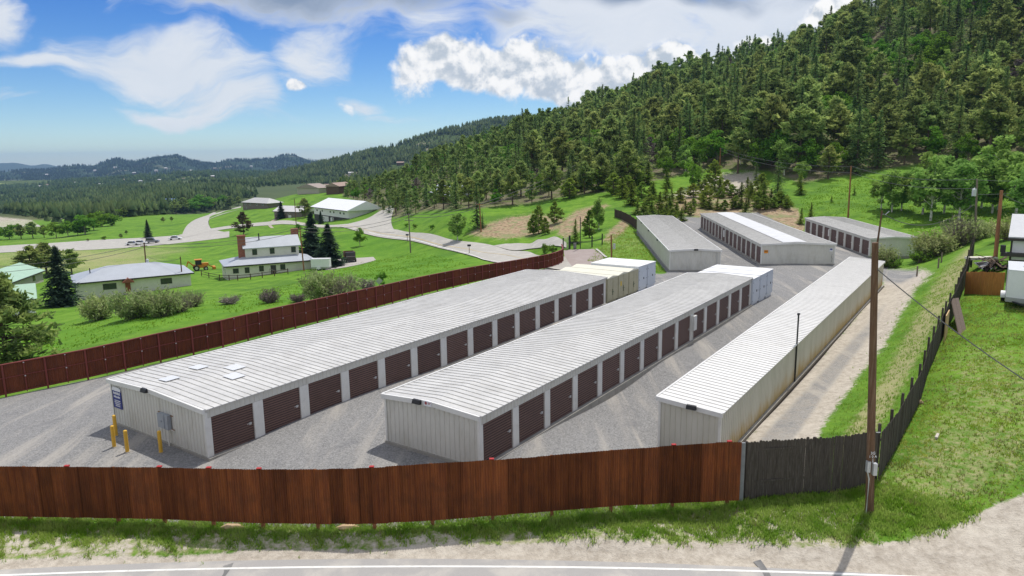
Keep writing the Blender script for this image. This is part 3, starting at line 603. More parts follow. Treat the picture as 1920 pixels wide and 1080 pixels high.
A, topA = shed('a', 'long grey-roofed storage shed with a blue sign and yellow bollards at its end', group='long storage sheds with brown doors')
WA = SHEDS['a']['W']
def wall_light(par, x, z, y=-.12):
    b = MB(); b.hexa([(x - .26, y - .20, z - .10), (x + .26, y - .20, z - .10), (x + .26, y, z - .13), (x - .26, y, z - .13), (x - .26, y - .12, z + .10), (x + .26, y - .12, z + .10), (x + .26, y, z + .12), (x - .26, y, z + .12)]); return b.build('wall_light', DARK, par)
wall_light(A, 4.35, topA(4.35) - .02, -.2)
for (x, y, w, l) in ((3.2, 1.2, .9, .9), (4.6, 4.6, 1.0, .9), (6.0, 3.6, 1.0, .9), (2.4, 3.6, 1.0, .8)):
    b = MB(); b.hexa([(x, y, topA(x) + .05), (x + w, y, topA(x + w) + .05), (x + w, y + l, topA(x + w) + .05), (x, y + l, topA(x) + .05), (x, y, topA(x) + .075), (x + w, y, topA(x + w) + .075), (x + w, y + l, topA(x + w) + .075), (x, y + l, topA(x) + .075)]); b.build('skylight', SKYL, A, shear=.00841)
# electrical box, conduit, strut rails
b = MB(); b.box(5.5, 6.15, -.30, -.05, 1.05, 1.85); b.box(6.15, 6.45, -.26, -.05, 1.0, 1.85); b.tube([(5.9, -.31, 1.45), (5.9, -.36, 1.45)], .05); eb = b.build('electrical_box', STEEL, A)
b = MB(); b.beam((5.2, -.045, 1.80), (6.65, -.045, 1.80), .05, .05); b.beam((6.0, -.045, 1.0), (6.7, -.045, 1.0), .05, .05); b.build('strut_rail', plain('rusty_rail', (.26, .16, .09), .8, .2), eb)
b = MB(); b.tube([(6.2, -.14, 1.0), (6.2, -.14, -.05)], .045); b.tube([(6.35, -.1, 1.0), (6.75, -.1, .98), (6.78, -.1, .45), (6.7, -.1, .35)], .025); b.build('conduit', TRIM, eb)
def text(par, body, size, loc, rot, m, name='lettering'):
    c = bpy.data.curves.new(name, 'FONT'); c.body = body; c.size = size; c.align_x = 'CENTER'; c.align_y = 'CENTER'; c.extrude = .004
    o = bpy.data.objects.new(name, c); me = None; COL.objects.link(o); bpy.context.view_layer.update()
    me = bpy.data.meshes.new_from_object(o.evaluated_get(bpy.context.evaluated_depsgraph_get())); bpy.data.objects.remove(o)
    me.name = name; me.materials.clear(); me.materials.append(m); o = bpy.data.objects.new(name, me); COL.objects.link(o); o.parent = par; o.location = loc; o.rotation_euler = rot; return o
FRONT = (math.pi / 2, 0, 0)
b = MB(); b.box(.25, 1.22, -.075, -.04, 1.12, 2.32); sg = b.build('sign', BLUE, A)
b = MB(); b.prism([(.25, 2.20), (1.22, 2.20), (1.22, 2.34), (1.05, 2.44), (.42, 2.44), (.25, 2.34)], -.082, -.04); b.build('sign_header', SWHITE, sg)
for k, (z, wd, hh) in enumerate(((2.06, .78, .16), (1.84, .70, .13), (1.60, .62, .07), (1.49, .66, .07), (1.38, .58, .07), (1.27, .5, .07))):   # rows of small white lettering, too small to read
    r2 = random.Random(k); x = .735 - wd / 2; m = MB()
    while x < .735 + wd / 2: 
        w_ = r2.uniform(.03, .07); m.box(x, x + w_, -.081, -.074, z - hh / 2, z + hh / 2 * r2.uniform(.5, 1)); x += w_ + r2.uniform(.015, .035)
    m.build('lettering', SWHITE, sg)

B, topB = shed('b', 'long grey-roofed storage shed in the middle, with white containers at its far end', group='long storage sheds with brown doors')
wall_light(B, 2.55, topB(2.55) - .04, -.2)
b = MB(); b.box(3.0, 3.5, -.235, -.205, topB(3.2) - .22, topB(3.2) + .06); sg = b.build('sign', SWHITE, B)
b = MB(); b.tube([(3.14, -.24, topB(3.2) - .06), (3.14, -.236, topB(3.2) - .06)], .085, 10); b.box(3.27, 3.46, -.24, -.234, topB(3.2) - .04, topB(3.2) - .01); b.box(3.27, 3.42, -.24, -.234, topB(3.2) - .10, topB(3.2) - .075); b.build('sign_mark', plain('sign_red', (.35, .08, .09), .5, .05), sg)
WB = SHEDS['b']['W']
for y_, z_ in ((28.5, .9),):
    b = MB(); b.box(WB + .03, WB + .28, y_ - .3, y_ + .3, z_ + .3, z_ + 1.5); b.tube([(WB + .08, y_, z_ + 1.5), (WB + .08, y_, 2.75)], .03); b.tube([(WB + .08, y_, z_ + .3), (WB + .08, y_, .2)], .03); b.build('electrical_box', TRIM, B)
C, topC = shed('c', 'narrow white-roofed windowless storage shed with rust-stained side wall, beside the dirt lane', ndoor=0, roofm=ROOFW, mono=True, stain=True, group=None)
wall_light(C, 1.9, topC(1.9) - .02, -.2)
b = MB(); b.box(.35, .9, -.045, -.03, .1, 1.0)
# a tall dark vent pipe on the lane side
sy = 15.2; b = MB(); b.tube([(SHEDS['c']['W'] + .1, sy, 0.1), (SHEDS['c']['W'] + .1, sy, 4.9)], .055); b.box(SHEDS['c']['W'] + .02, SHEDS['c']['W'] + .18, sy - .1, sy + .1, 4.85, 4.95); b.build('vent_pipe', DARK, C, shear=.01742)
b = MB(); n_ = 60; b.prism([(SHEDS['c']['W'] + .05, -.1), (SHEDS['c']['W'] + .30, -.1), (SHEDS['c']['W'] + .30, .09), (SHEDS['c']['W'] + .05, .09)], 0, 54.2); b.build('base_strip', plain('dark_strip', (.07, .06, .05), 1, .3, 6), C, shear=.01742)  # low dark strip along the foot of the lane-side wall
D, topD = shed('d', 'grey-roofed storage shed with a blank end, leftmost of the three at the back', ndoor=0, group='storage sheds on the back terrace')
wall_light(D, 3.4, topD(3.4) - .1, -.16)
for y_ in (12, 24, 36):
    b = MB(); b.box(-.34, -.15, y_ - .2, y_ + .2, 2.5, 2.7); b.build('wall_light', DARK, D, shear=.0134)
b = MB(); b.tube([(6.2, -.06, 2.4), (6.2, -.06, .1)], .04); b.build('downpipe', GALV, D)
E_, topE = shed('e', 'wide storage shed with a white strip along its grey roof and an orange sign', ndoor=16, side='L', door_w=2.3, group='storage sheds on the back terrace')
WE = SHEDS['e']['W']; LE = SHEDS['e']['L']
b = MB(); o_ = .06
x0, x1 = WE * .30, WE * .56
b.hexa([(x0, .2, topE(x0) + o_), (WE / 2, .2, topE(WE / 2) + o_), (WE / 2, LE, topE(WE / 2) + o_), (x0, LE, topE(x0) + o_), (x0, .2, topE(x0) + o_ + .02), (WE / 2, .2, topE(WE / 2) + o_ + .02), (WE / 2, LE, topE(WE / 2) + o_ + .02), (x0, LE, topE(x0) + o_ + .02)])
b.hexa([(WE / 2 + .003, .2, topE(WE / 2) + o_), (x1 + .6, .2, topE(x1 + .6) + o_), (x1 + .6, LE, topE(x1 + .6) + o_), (WE / 2 + .003, LE, topE(WE / 2) + o_), (WE / 2 + .003, .2, topE(WE / 2) + o_ + .02), (x1 + .6, .2, topE(x1 + .6) + o_ + .02), (x1 + .6, LE, topE(x1 + .6) + o_ + .02), (WE / 2 + .003, LE, topE(WE / 2) + o_ + .02)])
b.build('roof_strip', ROOFP, E_, shear=.0095)
b = MB(); b.box(.35, .85, -.07, -.04, 1.55, 1.95); sg = b.build('sign', ORANGE, E_); part_box('sign_mark', sg, BLACK, .38, .82, -.076, -.071, 1.78, 1.86)
b = MB(); b.box(8.75, 9.15, -.07, -.04, 1.75, 2.2); sg = b.build('sign', SWHITE, E_); part_box('sign_mark', sg, BLUE, 8.8, 9.1, -.076, -.071, 1.95, 2.14)
b = MB(); b.tube([(9.1, -.1, 1.4), (9.0, -.14, 1.1), (9.12, -.12, .8), (9.05, -.15, .4)], .02); b.build('hose', DARK, E_)
b = MB(); b.box(-.3, -.03, 22, 22.5, 1.0, 2.1); b.build('electrical_box', TRIM, E_, shear=.0095)
F_, topF = shed('f', 'small storage shed below the grassy slope, rightmost of three at the back', ndoor=9, side='L', door_w=2.5, group='storage sheds on the back terrace')
b = MB(); b.box(-.28, -.03, 16, 16.5, 1.0, 2.1); b.build('electrical_box', TRIM, F_, shear=.0142)

# ------------------------------------------------------------------ containers parked at the shed ends
BEIGE = plain('beige_container', (.46, .435, .30), .5, .07, 1.2, dirt=(.28, .25, .15), dirt_amt=.3); BEIGEROOF = plain('beige_container_roof', (.72, .70, .58), .5, .05, .8)
WHITEC = plain('white_container', (.66, .70, .76), .45, .05, .8); WHITER = plain('white_container_roof', (.84, .84, .84), .45, .03)
def container(key, s0, wd, depth, h, label, kind, group, out=0.0):
    s = SHEDS[key]; p = s['NL'] + s['u'] * s0 + s['n'] * (s['W'] + out)
    e = thing('storage_container', label, 'container', p, -s['yaw'], group); g = .04
    b = MB(); b.box(-depth, -.03, g, wd - g, .14, h); b.box(-depth, -.1, .2, wd - .2, -.4, .14)
    b.build('body', BEIGE if kind == 'beige' else WHITEC, e)
    if kind == 'beige':
        r = MB(); pk = .22; r.prism([(g - .03, h), (wd - g + .03, h), (wd - g + .03, h + .03), (wd / 2, h + pk), (g - .03, h + .03)], -depth - .05, .03)
        vs = [(y, x, z) for x, y, z in r.v]; r.v = vs; r.build('roof', BEIGEROOF, e)
        for k in (0, 1):
            d = MB(); y0 = g + .05 + k * (wd / 2 - .05); y1 = y0 + wd / 2 - .08; d.box(-.028, .02, y0, y1, .2, h - .02)
            d.box(.02, .035, y0 + .05, y0 + .09, .25, h - .1)
            do = d.build('door', BEIGE, e)
            if k == 0: l = MB(); l.box(.02, .10, y1 - .12, y1 + .16, 1.0, 1.12); l.box(.02, .08, y1 - .05, y1 + .02, .7, 1.35); l.build('latch', plain('latch_green', (.20, .22, .15), .5, .1), do)
    else:
        r = MB(); r.box(-depth - .03, .03, g - .02, wd - g + .02, h + .003, h + .05); r.build('roof', WHITER, e)
        d = MB(); d.box(-.028, .015, g + .08, wd - g - .08, .22, h - .1); do = d.build('door', plain('white_container_door', (.60, .65, .72), .45, .05), e)
        l = MB(); l.box(.015, .05, wd * .55, wd * .60, 1.2, 1.42)
        for z in (.35, 1.2, 2.2):
            for y in (g + .12, wd - g - .2): l.box(.015, .03, y, y + .06, z, z + .08)
        l.build('latch', DARK, do)
    return e
cl = ['beige peaked-roof storage container touching the end of the long shed', 'beige peaked-roof storage container with a yellow sticker, middle of three', 'beige peaked-roof storage container next to the white one']
for i in range(3):
    c = container('a', 45.75 + 2.55 * i, 2.52, 7.2, 2.55, cl[i], 'beige', 'beige storage containers')
    if i == 1: b = MB(); b.box(.021, .028, .55, .85, 1.35, 1.85); b.build('sticker', plain('sticker_yellow', (.70, .50, .04), .5, .05), c)
container('a', 53.45, 2.30, 6.1, 2.75, 'white container with a bolted door, between a beige one and the last white one', 'white', 'white storage containers')
container('a', 55.80, 2.38, 6.1, 2.75, 'white container with a plain front, last of the row beyond the beige ones', 'white', 'white storage containers')
cl = ['white container half hidden against the middle shed', 'white container in the middle of three beyond the middle shed', 'white container at the far end of the middle shed row, by the open gravel']
for i in range(3): container('b', 44.45 + 2.4 * i - (.1 if i == 0 else 0), 2.34, 6.1, 2.62, cl[i], 'white', 'white storage containers', out=.12)

# ------------------------------------------------------------------ fences
def rust_mat(name, a, b_, c_, orand=.30):
    m, t, bs = new_mat(name, .9, .15); p = geo_pos(t); oi = t.new('ShaderNodeObjectInfo').outputs['Random']
    off = t.new('ShaderNodeCombineXYZ'); t.l.new(t.math('MULTIPLY', oi, 37.0), off.inputs[0]); q = t.vmath('ADD', p, off.outputs[0])
    st = t.noise(t.map(q, sc=(7, 7, .45)), 1.0, 5, .65); bl = t.noise(q, .9, 5, .6); fi = t.noise(q, 14, 3, .7)
    col = t.mix(t.ramp(st, .32, .68), a, b_); col = t.mix(t.math('MULTIPLY', t.ramp(bl, .42, .66), .5), col, c_); col = t.mix(t.math('MULTIPLY', t.ramp(fi, .5, .8), .4), col, tuple(x * .45 for x in a))
    h = t.new('ShaderNodeHueSaturation'); t.put(h.inputs['Value'], t.ramp(oi, 0, 1, 1 - orand, 1 + orand, False)); t.l.new(col, h.inputs['Color']); t.l.new(h.outputs[0], bs.inputs['Base Color']); return m
RUST = rust_mat('rusty_corrugated', (.138, .043, .019), (.235, .078, .026), (.088, .036, .019)); RUSTIN = rust_mat('rusty_inner', (.115, .036, .020), (.165, .052, .024), (.09, .034, .02), .2)
REDF = plain('red_brown_frame', (.20, .045, .036), .6, .14, 3, dirt=(.11, .05, .03), dirt_amt=.5); RUSTPOST = plain('rusty_post', (.22, .09, .04), .9, .2, 3)
def interp_line(l, x):
    l = sorted(l); return float(np.interp(x, [a for a, _ in l], [b for _, b in l]))
def sheet_mesh(w, zl0, zr0, zl1, zr1, pitch=.11, amp=.024):
    n = max(4, int(round(w / pitch)) * 2); V = []; F = []
    for i in range(n + 1):
        t = i / n; x = w * t; y = amp if i % 2 else -amp
        V += [(x, y, zl0 + (zr0 - zl0) * t), (x, y, zl1 + (zr1 - zl1) * t)]
    for i in range(n): F.append((2 * i, 2 * i + 2, 2 * i + 3, 2 * i + 1))
    me = bpy.data.meshes.new('sheet'); me.from_pydata(V, [], F); me.update(); return me
top_l = [(-220, 874), (0, 874), (140, 875), (300, 876), (480, 880), (591, 880), (698, 877), (813, 869), (960, 860), (1108, 847), (1345, 829), (1384, 829)]
bot_l = [(-220, 966), (0, 968), (296, 973), (480, 981), (591, 982.5), (698, 982), (813, 976), (960, 964), (1182, 947), (1384, 938)]
foot = [(-190, 968), (-110, 972), (-28, 975), (55, 978), (136, 977), (221, 981), (308, 983), (400, 991), (493, 993), (596, 995), (702, 995), (811, 988), (924, 978), (1035, 972), (1146, 963), (1261, 955), (1364, 947)]
ff = thing('rusty_fence', 'long rusty corrugated metal fence along the road in front of the sheds', 'fence', gpt(596, 995))
fo = np.array(ff.location); rsf = random.Random(3)
feet = [gpt(*q) for q in foot]; endp = gpt(1384, 946)
line = feet + [endp]; lp = foot + [(1384, 946)]
b = None
for i, (q, w) in enumerate(zip(foot, feet)):
    zt = at(q[0], interp_line(top_l, q[0]), y=w[1])[2]
    m = MB(); lw = w - fo; m.box(lw[0] - .07, lw[0] + .07, lw[1] + .03, lw[1] + .16, lw[2] - .5, zt - fo[2] - .05); m.build('post', RUSTPOST, ff)
    if i in (4, 6, 7, 10, 12, 15, 16, 8): m = MB(); m.box(lw[0] - .10, lw[0] + .10, lw[1] + .03, lw[1] + .18, zt - fo[2] - .05, zt - fo[2] + .02); m.build('post_cap', REDCAP, ff)
for i in range(len(line) - 1):
    a, c = line[i], line[i + 1]; n = max(1, int(round(np.hypot(*(c - a)[:2]) / .66))) if i < len(line) - 2 else 1
    for k in range(n):
        p0, p1 = a + (c - a) * k / n, a + (c - a) * (k + 1) / n
        x0, x1 = lp[i][0] + (lp[i + 1][0] - lp[i][0]) * k / n, lp[i][0] + (lp[i + 1][0] - lp[i][0]) * (k + 1) / n
        z = [at(x, interp_line(l, x), y=p[1])[2] - fo[2] for x, p, l in ((x0, p0, bot_l), (x1, p1, bot_l), (x0, p0, top_l), (x1, p1, top_l))]
        d = p1 - p0; ln_ = float(np.hypot(d[0], d[1])); j = rsf.uniform(-.012, .012)
        me = sheet_mesh(ln_ + .03, z[0] + j, z[1] + j, z[2] + j, z[3] + j); me.materials.append(RUST)
        o = share(me, 'sheet', ff, (p0[0] - fo[0], p0[1] - fo[1] + (.0 if k % 2 else -.014), 0), math.atan2(d[1], d[0]))
        o.rotation_euler[1] = rsf.uniform(-.004, .004)
# rails behind the sheets
m = MB()
for i in range(len(line) - 1):
    a, c = line[i] - fo, line[i + 1] - fo
    for l, off in ((top_l, -.12), (bot_l, .15)):
        za = at(lp[i][0], interp_line(l, lp[i][0]), y=line[i][1])[2] - fo[2] + off; zc_ = at(lp[i + 1][0], interp_line(l, lp[i + 1][0]), y=line[i + 1][1])[2] - fo[2] + off
        m.beam((a[0], a[1] + .05, za), (c[0], c[1] + .05, zc_), .04, .09)
m.build('rail', RUSTPOST, ff)

# red fence on the valley side, framed face towards the yard
topL = [(-160, 720), (0, 690), (100, 666), (200, 648), (300, 627.5), (400, 605), (500, 582.5), (600, 560.5), (700, 539.5), (800, 517.5), (900, 499), (960, 489.5), (1000, 483.5), (1030, 478), (1050, 470), (1056, 464), (1053, 459)]
botL = [(-160, 780), (0, 745), (100, 724), (200, 703), (300, 678.5), (400, 655.5), (500, 628), (600, 603), (700, 578), (800, 550), (900, 527), (960, 515.5), (1000, 507.5), (1030, 502), (1050, 495), (1056, 489), (1053, 480)]
P3 = []
for (x, yt), (_, yb) in zip(topL, botL):
    yt_ = yt; base = gpt(x, yb + 1.5); P3.append((base, at(x, yt, y=base[1])[2]))
# even out: resample along the run
base = np.array([p for p, _ in P3]); tz = np.array([z for _, z in P3]); Ls = np.r_[0, np.cumsum(np.hypot(*np.diff(base[:, :2], axis=0).T))]
bay = 2.75; nb = int(round(Ls[-1] / bay)); sI = np.linspace(0, Ls[-1], nb + 1)
bI = np.stack([np.interp(sI, Ls, base[:, k]) for k in range(3)], -1); tI = np.interp(sI, Ls, tz)
hI = np.convolve(np.pad(np.clip(tI - bI[:, 2], 1.9, 2.9), 3, 'edge'), np.ones(7) / 7, 'valid'); bI[:, 2] = hz(bI[:, 0], bI[:, 1])
lf = thing('red_fence', 'long red-brown framed metal fence between the gravel yard and the green valley', 'fence', bI[nb // 2]); lo = np.array(lf.location)
cap = MB(); rail = MB()
for i in range(nb):
    a, c = bI[i] - lo, bI[i + 1] - lo; ha_, hc = hI[i], hI[i + 1]; d = (c - a) / np.linalg.norm((c - a)[:2]); nrm = np.array([d[1], -d[0], 0])   # towards the yard
    me = sheet_mesh(float(np.hypot(*(c - a)[:2])), .18, c[2] - a[2] + .18, ha_, c[2] - a[2] + hc, .15, .014); me.materials.append(RUSTIN)
    share(me, 'panel', lf, a, math.atan2(d[1], d[0]))
    m = MB(); q = a + nrm * .07; m.box(-.06, .06, -.05, .05, -.5, ha_ + .02); o = m.build('post', REDF, lf); o.location = q; o.rotation_euler = (0, 0, math.atan2(d[1], d[0]))
    m = MB(); q = (a + c) / 2 + nrm * .05; hh = (ha_ + hc) / 2; m.box(-.03, .03, -.03, .03, .1, hh); m.box(-.045, .045, -.045, -.03, hh * .55 - .045, hh * .55 + .045, 1); m.box(-.045, .045, -.045, -.03, hh - .09, hh - .02, 1)
    o = m.build('stud', [REDF, GALV], lf); o.location = q; o.rotation_euler = (0, 0, math.atan2(d[1], d[0]))
    for fr, th in ((.55, .06), (.07, .05)): rail.beam(a + nrm * .045 + (0, 0, .1 + ha_ * fr), c + nrm * .045 + (0, 0, .1 + hc * fr), .05, th)
    cap.beam(a + np.array([0, 0, ha_ + .03]), c + np.array([0, 0, hc + .03]), .2, .07)
rail.build('rail', REDF, lf); cap.build('cap_rail', REDF, lf)

# weathered plank fences
PLANKD = plain('dark_weathered_plank', (.072, .060, .050), .95, .32, 2.2, stretch=(6, 6, .5), dirt=(.15, .135, .12), dirt_amt=.7); PLANKG = plain('grey_post', (.24, .25, .26), .8, .12, 3)
def plank_fence(name, label, pts, heights, mat, pitch=.14, gap=.002, thick=.022, post_side=1, post_every=2.6, post_top=.0, cat='fence', jag=.05, seed=1, postm=None):
    pts = np.array(pts); L = np.r_[0, np.cumsum(np.hypot(*np.diff(pts[:, :2], axis=0).T))]; n = int(L[-1] / pitch)
    e = thing(name, label, cat, pts[len(pts) // 2]); o = np.array(e.location); rs = random.Random(seed); m = MB(); rl = MB()
    def P(s): return np.array([np.interp(s, L, pts[:, 0]), np.interp(s, L, pts[:, 1]), 0])
    for i in range(n):
        s0, s1 = i * L[-1] / n, (i + 1) * L[-1] / n; a, c = P(s0), P(s1); d = (c - a) / np.linalg.norm(c - a); nr = np.array([-d[1], d[0], 0]) * post_side
        z0 = hz1(*((a + c) / 2)[:2]) - .06 + rs.uniform(0, .05); zt = z0 + .06 + np.interp(s0, L, heights) + rs.uniform(-jag, jag) * .6
        c = a + (c - a) * (1 - (gap if rs.random() > .06 else .016) / pitch); k = rs.uniform(-.012, .012); t = nr * thick; a2, c2 = a - o * (1, 1, 0) + nr * k, c - o * (1, 1, 0) + nr * k
        ch = d * pitch * .25
        zb, zz = z0 - o[2], zt - o[2]
        f = [(a2, zb), (c2, zb), (c2, zz - .05), (c2 - ch, zz), (a2 + ch, zz), (a2, zz - .05)]
        vs = [(*(q[:2]), z) for q, z in f] + [(*((q + t)[:2]), z) for q, z in f]
        m.add(vs, [tuple(range(6))[::-1], tuple(range(6, 12))] + [(j, (j + 1) % 6, (j + 1) % 6 + 6, j + 6) for j in range(6)])
    m.build('plank', mat, e)
    npst = max(2, int(L[-1] / post_every) + 1)
    for i in range(npst):
        s = L[-1] * i / (npst - 1); a = P(s); d = P(min(s + .3, L[-1])) - P(max(s - .3, 0)); d /= np.linalg.norm(d); nr = np.array([-d[1], d[0], 0]) * post_side
        q = a + nr * .11; z = hz1(q[0], q[1]); b = MB(); b.box(-.06, .06, -.06, .06, -.5, np.interp(s, L, heights) + post_top); po = b.build('post', postm or mat, e); po.location = (q[0] - o[0], q[1] - o[1], z - o[2]); po.rotation_euler = (0, 0, math.atan2(d[1], d[0]))
        if i:
            for h in (.3, .85):
                pa, pb = prev - o + (0, 0, np.interp(sp, L, heights) * h), np.array([q[0], q[1], z]) - o + (0, 0, np.interp(s, L, heights) * h); rl.beam(pa - prn * .06, pb - nr * .06, .04, .09)
        prev, sp, prn = np.array([q[0], q[1], z]), s, nr
    rl.build('rail', mat, e); return e
def hh(px_, pt, pb): w = gpt(px_, pb); return at(px_, pt, y=w[1])[2] - w[2]
wf = [(1396, 937), (1450, 932), (1500, 928), (1560, 923), (1605, 917), (1640, 904)]
we = plank_fence('plank_fence', 'dark weathered dog-eared plank fence facing the road, right of the rusty fence', [gpt(*q) for q in wf], [hh(1396, 829, 937), hh(1450, 826, 932), hh(1500, 823, 928), hh(1560, 819, 923), hh(1605, 815, 917), hh(1640, 812, 904)], PLANKD, seed=4)
w0 = gpt(1389, 941); b = MB(); q = w0 - np.array(we.location); b.box(q[0] - .13, q[0] + .08, q[1] - .05, q[1] + .05, q[2] - .3, q[2] + hh(1389, 830, 941)); b.build('end_post', PLANKG, we)
wr = [(1646, 902), (1677, 847), (1700, 803), (1725, 754), (1740, 700), (1762, 647), (1776, 613), (1790, 588), (1804, 550), (1815, 510), (1825, 482)]
plank_fence('plank_fence', 'dark plank fence climbing the slope between the dirt lane and the lawn', [gpt(*q) for q in wr], [hh(1646, 812, 902), 1.95, 1.95, 1.9, 1.9, 1.9, 1.9, 1.85, 1.8, 1.8, 1.7], PLANKD, post_side=1, post_top=.42, post_every=2.3, seed=6, jag=.02)
PLO = plain('orange_plank', (.40, .17, .045), .8, .2, 2.5, stretch=(6, 6, .6), dirt=(.26, .10, .03), dirt_amt=.6, orand=0)
plank_fence('plank_fence', 'short new orange-stained plank fence next to the white trailer', [gpt(1808, 552), gpt(1842, 553), gpt(1879, 554)], [1.85, 1.85, 1.85], PLO, seed=8, jag=.0, gap=.004)
plank_fence('plank_fence', 'small dark plank fence running uphill from the corner of the back left shed', [gpt(1152, 407), gpt(1165, 411), gpt(1180, 419), gpt(1193, 430)], [1.7, 1.7, 1.75, 1.9], plain('brown_plank', (.075, .052, .042), .95, .25, 2.2, stretch=(6, 6, .5)), seed=12, post_top=.1)
# bollards by the end wall
for q, l in (((218, 817), 'yellow steel bollard tight against the corner of the shed wall, furthest back of four'), ((214.4, 838), 'yellow steel bollard in front of the blue sign, leftmost of four'), ((239, 847.5), 'yellow steel bollard on open gravel, second from the left in front'), ((302, 848.5), 'yellow steel bollard in front of the electrical box, rightmost of four')):
    p = gpt(*q); e = thing('bollard', l, 'bollard', p, 0, 'yellow bollards at the shed end')
    b = MB(); b.tube([(0, 0, -.3), (0, 0, 1.22), (0, 0, 1.25), (0, 0, 1.27)], [.1, .1, .085, .04], 16); b.build('post', YELLOW, e, smooth=False); b = MB(); b.tube([(0, 0, -.2), (0, 0, .03)], .17, 12); b.build('base', CONC, e)

# ------------------------------------------------------------------ poles and lines
POLE = plain('pole_wood', (.15, .085, .05), .9, .25, 2, stretch=(5, 5, .35), dirt=(.30, .22, .15), dirt_amt=.5); POLER = plain('pole_reddish', (.30, .14, .065), .9, .25, 2, stretch=(5, 5, .35), dirt=(.16, .1, .07), dirt_amt=.6); POLEG = plain('pole_grey', (.20, .165, .135), .9, .2, 2, stretch=(5, 5, .35))
def pole(label, foot_px, top_px, r=.14, m=POLE, arms=(), transformer=None, group='wooden utility poles', name='utility_pole', pick=0):
    f = gpt(*foot_px); t = at(*top_px, y=f[1]); e = thing(name, label, 'utility pole', f, 0, group); d = t - f
    b = MB(); b.tube([d * -.04, d * .5, d], [r * 1.15, r, r * .8], 9); b.build('pole', m, e)
    for (fr, half, ang) in arms:
        c = d * fr; ca, sa = math.cos(ang), math.sin(ang); b = MB(); b.beam((c[0] - ca * half, c[1] - sa * half - .16, c[2]), (c[0] + ca * half, c[1] + sa * half - .16, c[2]), .1, .12); ar = b.build('crossarm', m, e)
        b = MB()
        for k in (-.9, -.4, .4, .9): b.tube([(c[0] + ca * half * k, c[1] + sa * half * k - .16, c[2] + .05), (c[0] + ca * half * k, c[1] + sa * half * k - .16, c[2] + .25)], .05, 6)
        b.build('insulator', GALV, ar)
    if transformer:
        fr, side = transformer; c = d * fr; b = MB(); b.tube([(c[0] + side * .38, c[1] - .1, c[2] - .55), (c[0] + side * .38, c[1] - .1, c[2] + .35), (c[0] + side * .38, c[1] - .1, c[2] + .42)], [.27, .27, .15], 12); b.tube([(c[0] + side * .38, c[1] - .1, c[2] + .42), (c[0] + side * .38, c[1] - .1, c[2] + .62)], .05, 6); b.build('transformer', plain('transformer_grey', (.55, .58, .60), .4, .05), e)
    return e, f, t
pn, pf, pt_ = pole('tall brown utility pole with stencilled white numbers in front of the dark plank fence', (1630, 960), (1641, 455), .155, POLE)
d = pt_ - pf
def onpole(fr): return d * fr
def near_text(s, fr, size):
    c = onpole(fr); text(pn, s, size, (c[0], c[1] - .205, c[2]), FRONT, SWHITE)
H_ = np.linalg.norm(d)
for s, py, sz in (('3G', 840, .17), ('1 0 A', 846.5, .15), ('-', 850.5, .2), ('5', 856.5, .16)):
    near_text(s, (960 - py) / 505, sz)
b = MB(); z = H_ * (960 - 870) / 505; b.box(-.07, .09, -.33, -.15, z - .26, z + .26); o = b.build('meter_box', GALV, pn); o.location = (d[0] * .18 + .05, 0, 0)
b = MB(); b.box(-.34, -.2, -.2, -.02, z - .18, z + .3); b.tube([(-.27, -.1, z - .18), (-.2, -.13, z - .5), (-.2, -.13, 0)], .03); b.build('conduit', GALV, pn)
b = MB(); b.box(-.10, .08, -.215, -.19, z + 1.6, z + 1.63); b.build('band', GALV, pn)
_, p2f, p2t = pole('thin dark brown pole rising behind the narrow white-roofed shed', (1640, 492), (1654, 395), .13, POLE, pick=1)
b = MB(); q = p2t - p2f; b.tube([(q[0], q[1], q[2] - .5), (q[0] + .5, q[1], q[2] - .55), (q[0] + 1.0, q[1], q[2] - .1)], .06, 6); b.build('lamp_arm', GALV, _)
_, p3f, p3t = pole('pale wooden utility pole on the grass just above the small back shed', (1590, 408), (1596, 311), .15, POLER)
_, p4f, p4t = pole('grey utility pole with a transformer among the aspens', (1828, 452), (1832, 336), .14, POLEG, transformer=(.80, -1))
_, p5f, p5t = pole('leaning rusty-brown pole beside the white house', (1866, 486), (1878, 357), .17, POLER)
_, p6f, p6t = pole('short brown post with a small box on the grass bank by the apron', (1147, 497), (1146, 440), .13, POLER, name='service_post')
b = MB(); b.box(.15, .5, -.15, .1, 2.4, 3.2); b.build('meter_box', GALV, _)
_, p7f, p7t = pole('utility pole with grey transformers in front of the long white house', (278, 541), (270, 455), .14, POLE, arms=((.93, .6, .3),), transformer=(.60, 1))
_, p8f, p8t = pole('thin brown pole at the right end of the long white house', (343, 537), (338, 481), .12, POLE)
_, p9f, p9t = pole('tall brown pole in front of the two-storey white house', (570, 508), (562, 426), .13, POLER)
_, p10f, p10t = pole('dark thin pole behind the two-storey house, in front of the brown house', (556, 430), (552, 372), .14, POLE)
_, p11f, p11t = pole('utility pole with two crossarms beside the pale curving road', (770, 474), (766, 400), .14, POLEG, arms=((.96, 1.3, -.5), (.82, 1.2, -.5)))
_, p12f, p12t = pole('brown utility pole on the green bank above the road', (902, 435), (899, 381), .14, POLER, arms=((.96, 1.0, -.4),))
_, p13f, p13t = pole('thin grey pole among the pines on the bare slope', (1349, 326), (1351, 277), .13, POLER)
_, p14f, p14t = pole('tall thin mast standing on the skyline of the wooded hill', (1515, 92), (1515, 50), .25, POLEG, name='mast')
WIRE = plain('wire', (.10, .10, .105), .6, .1)
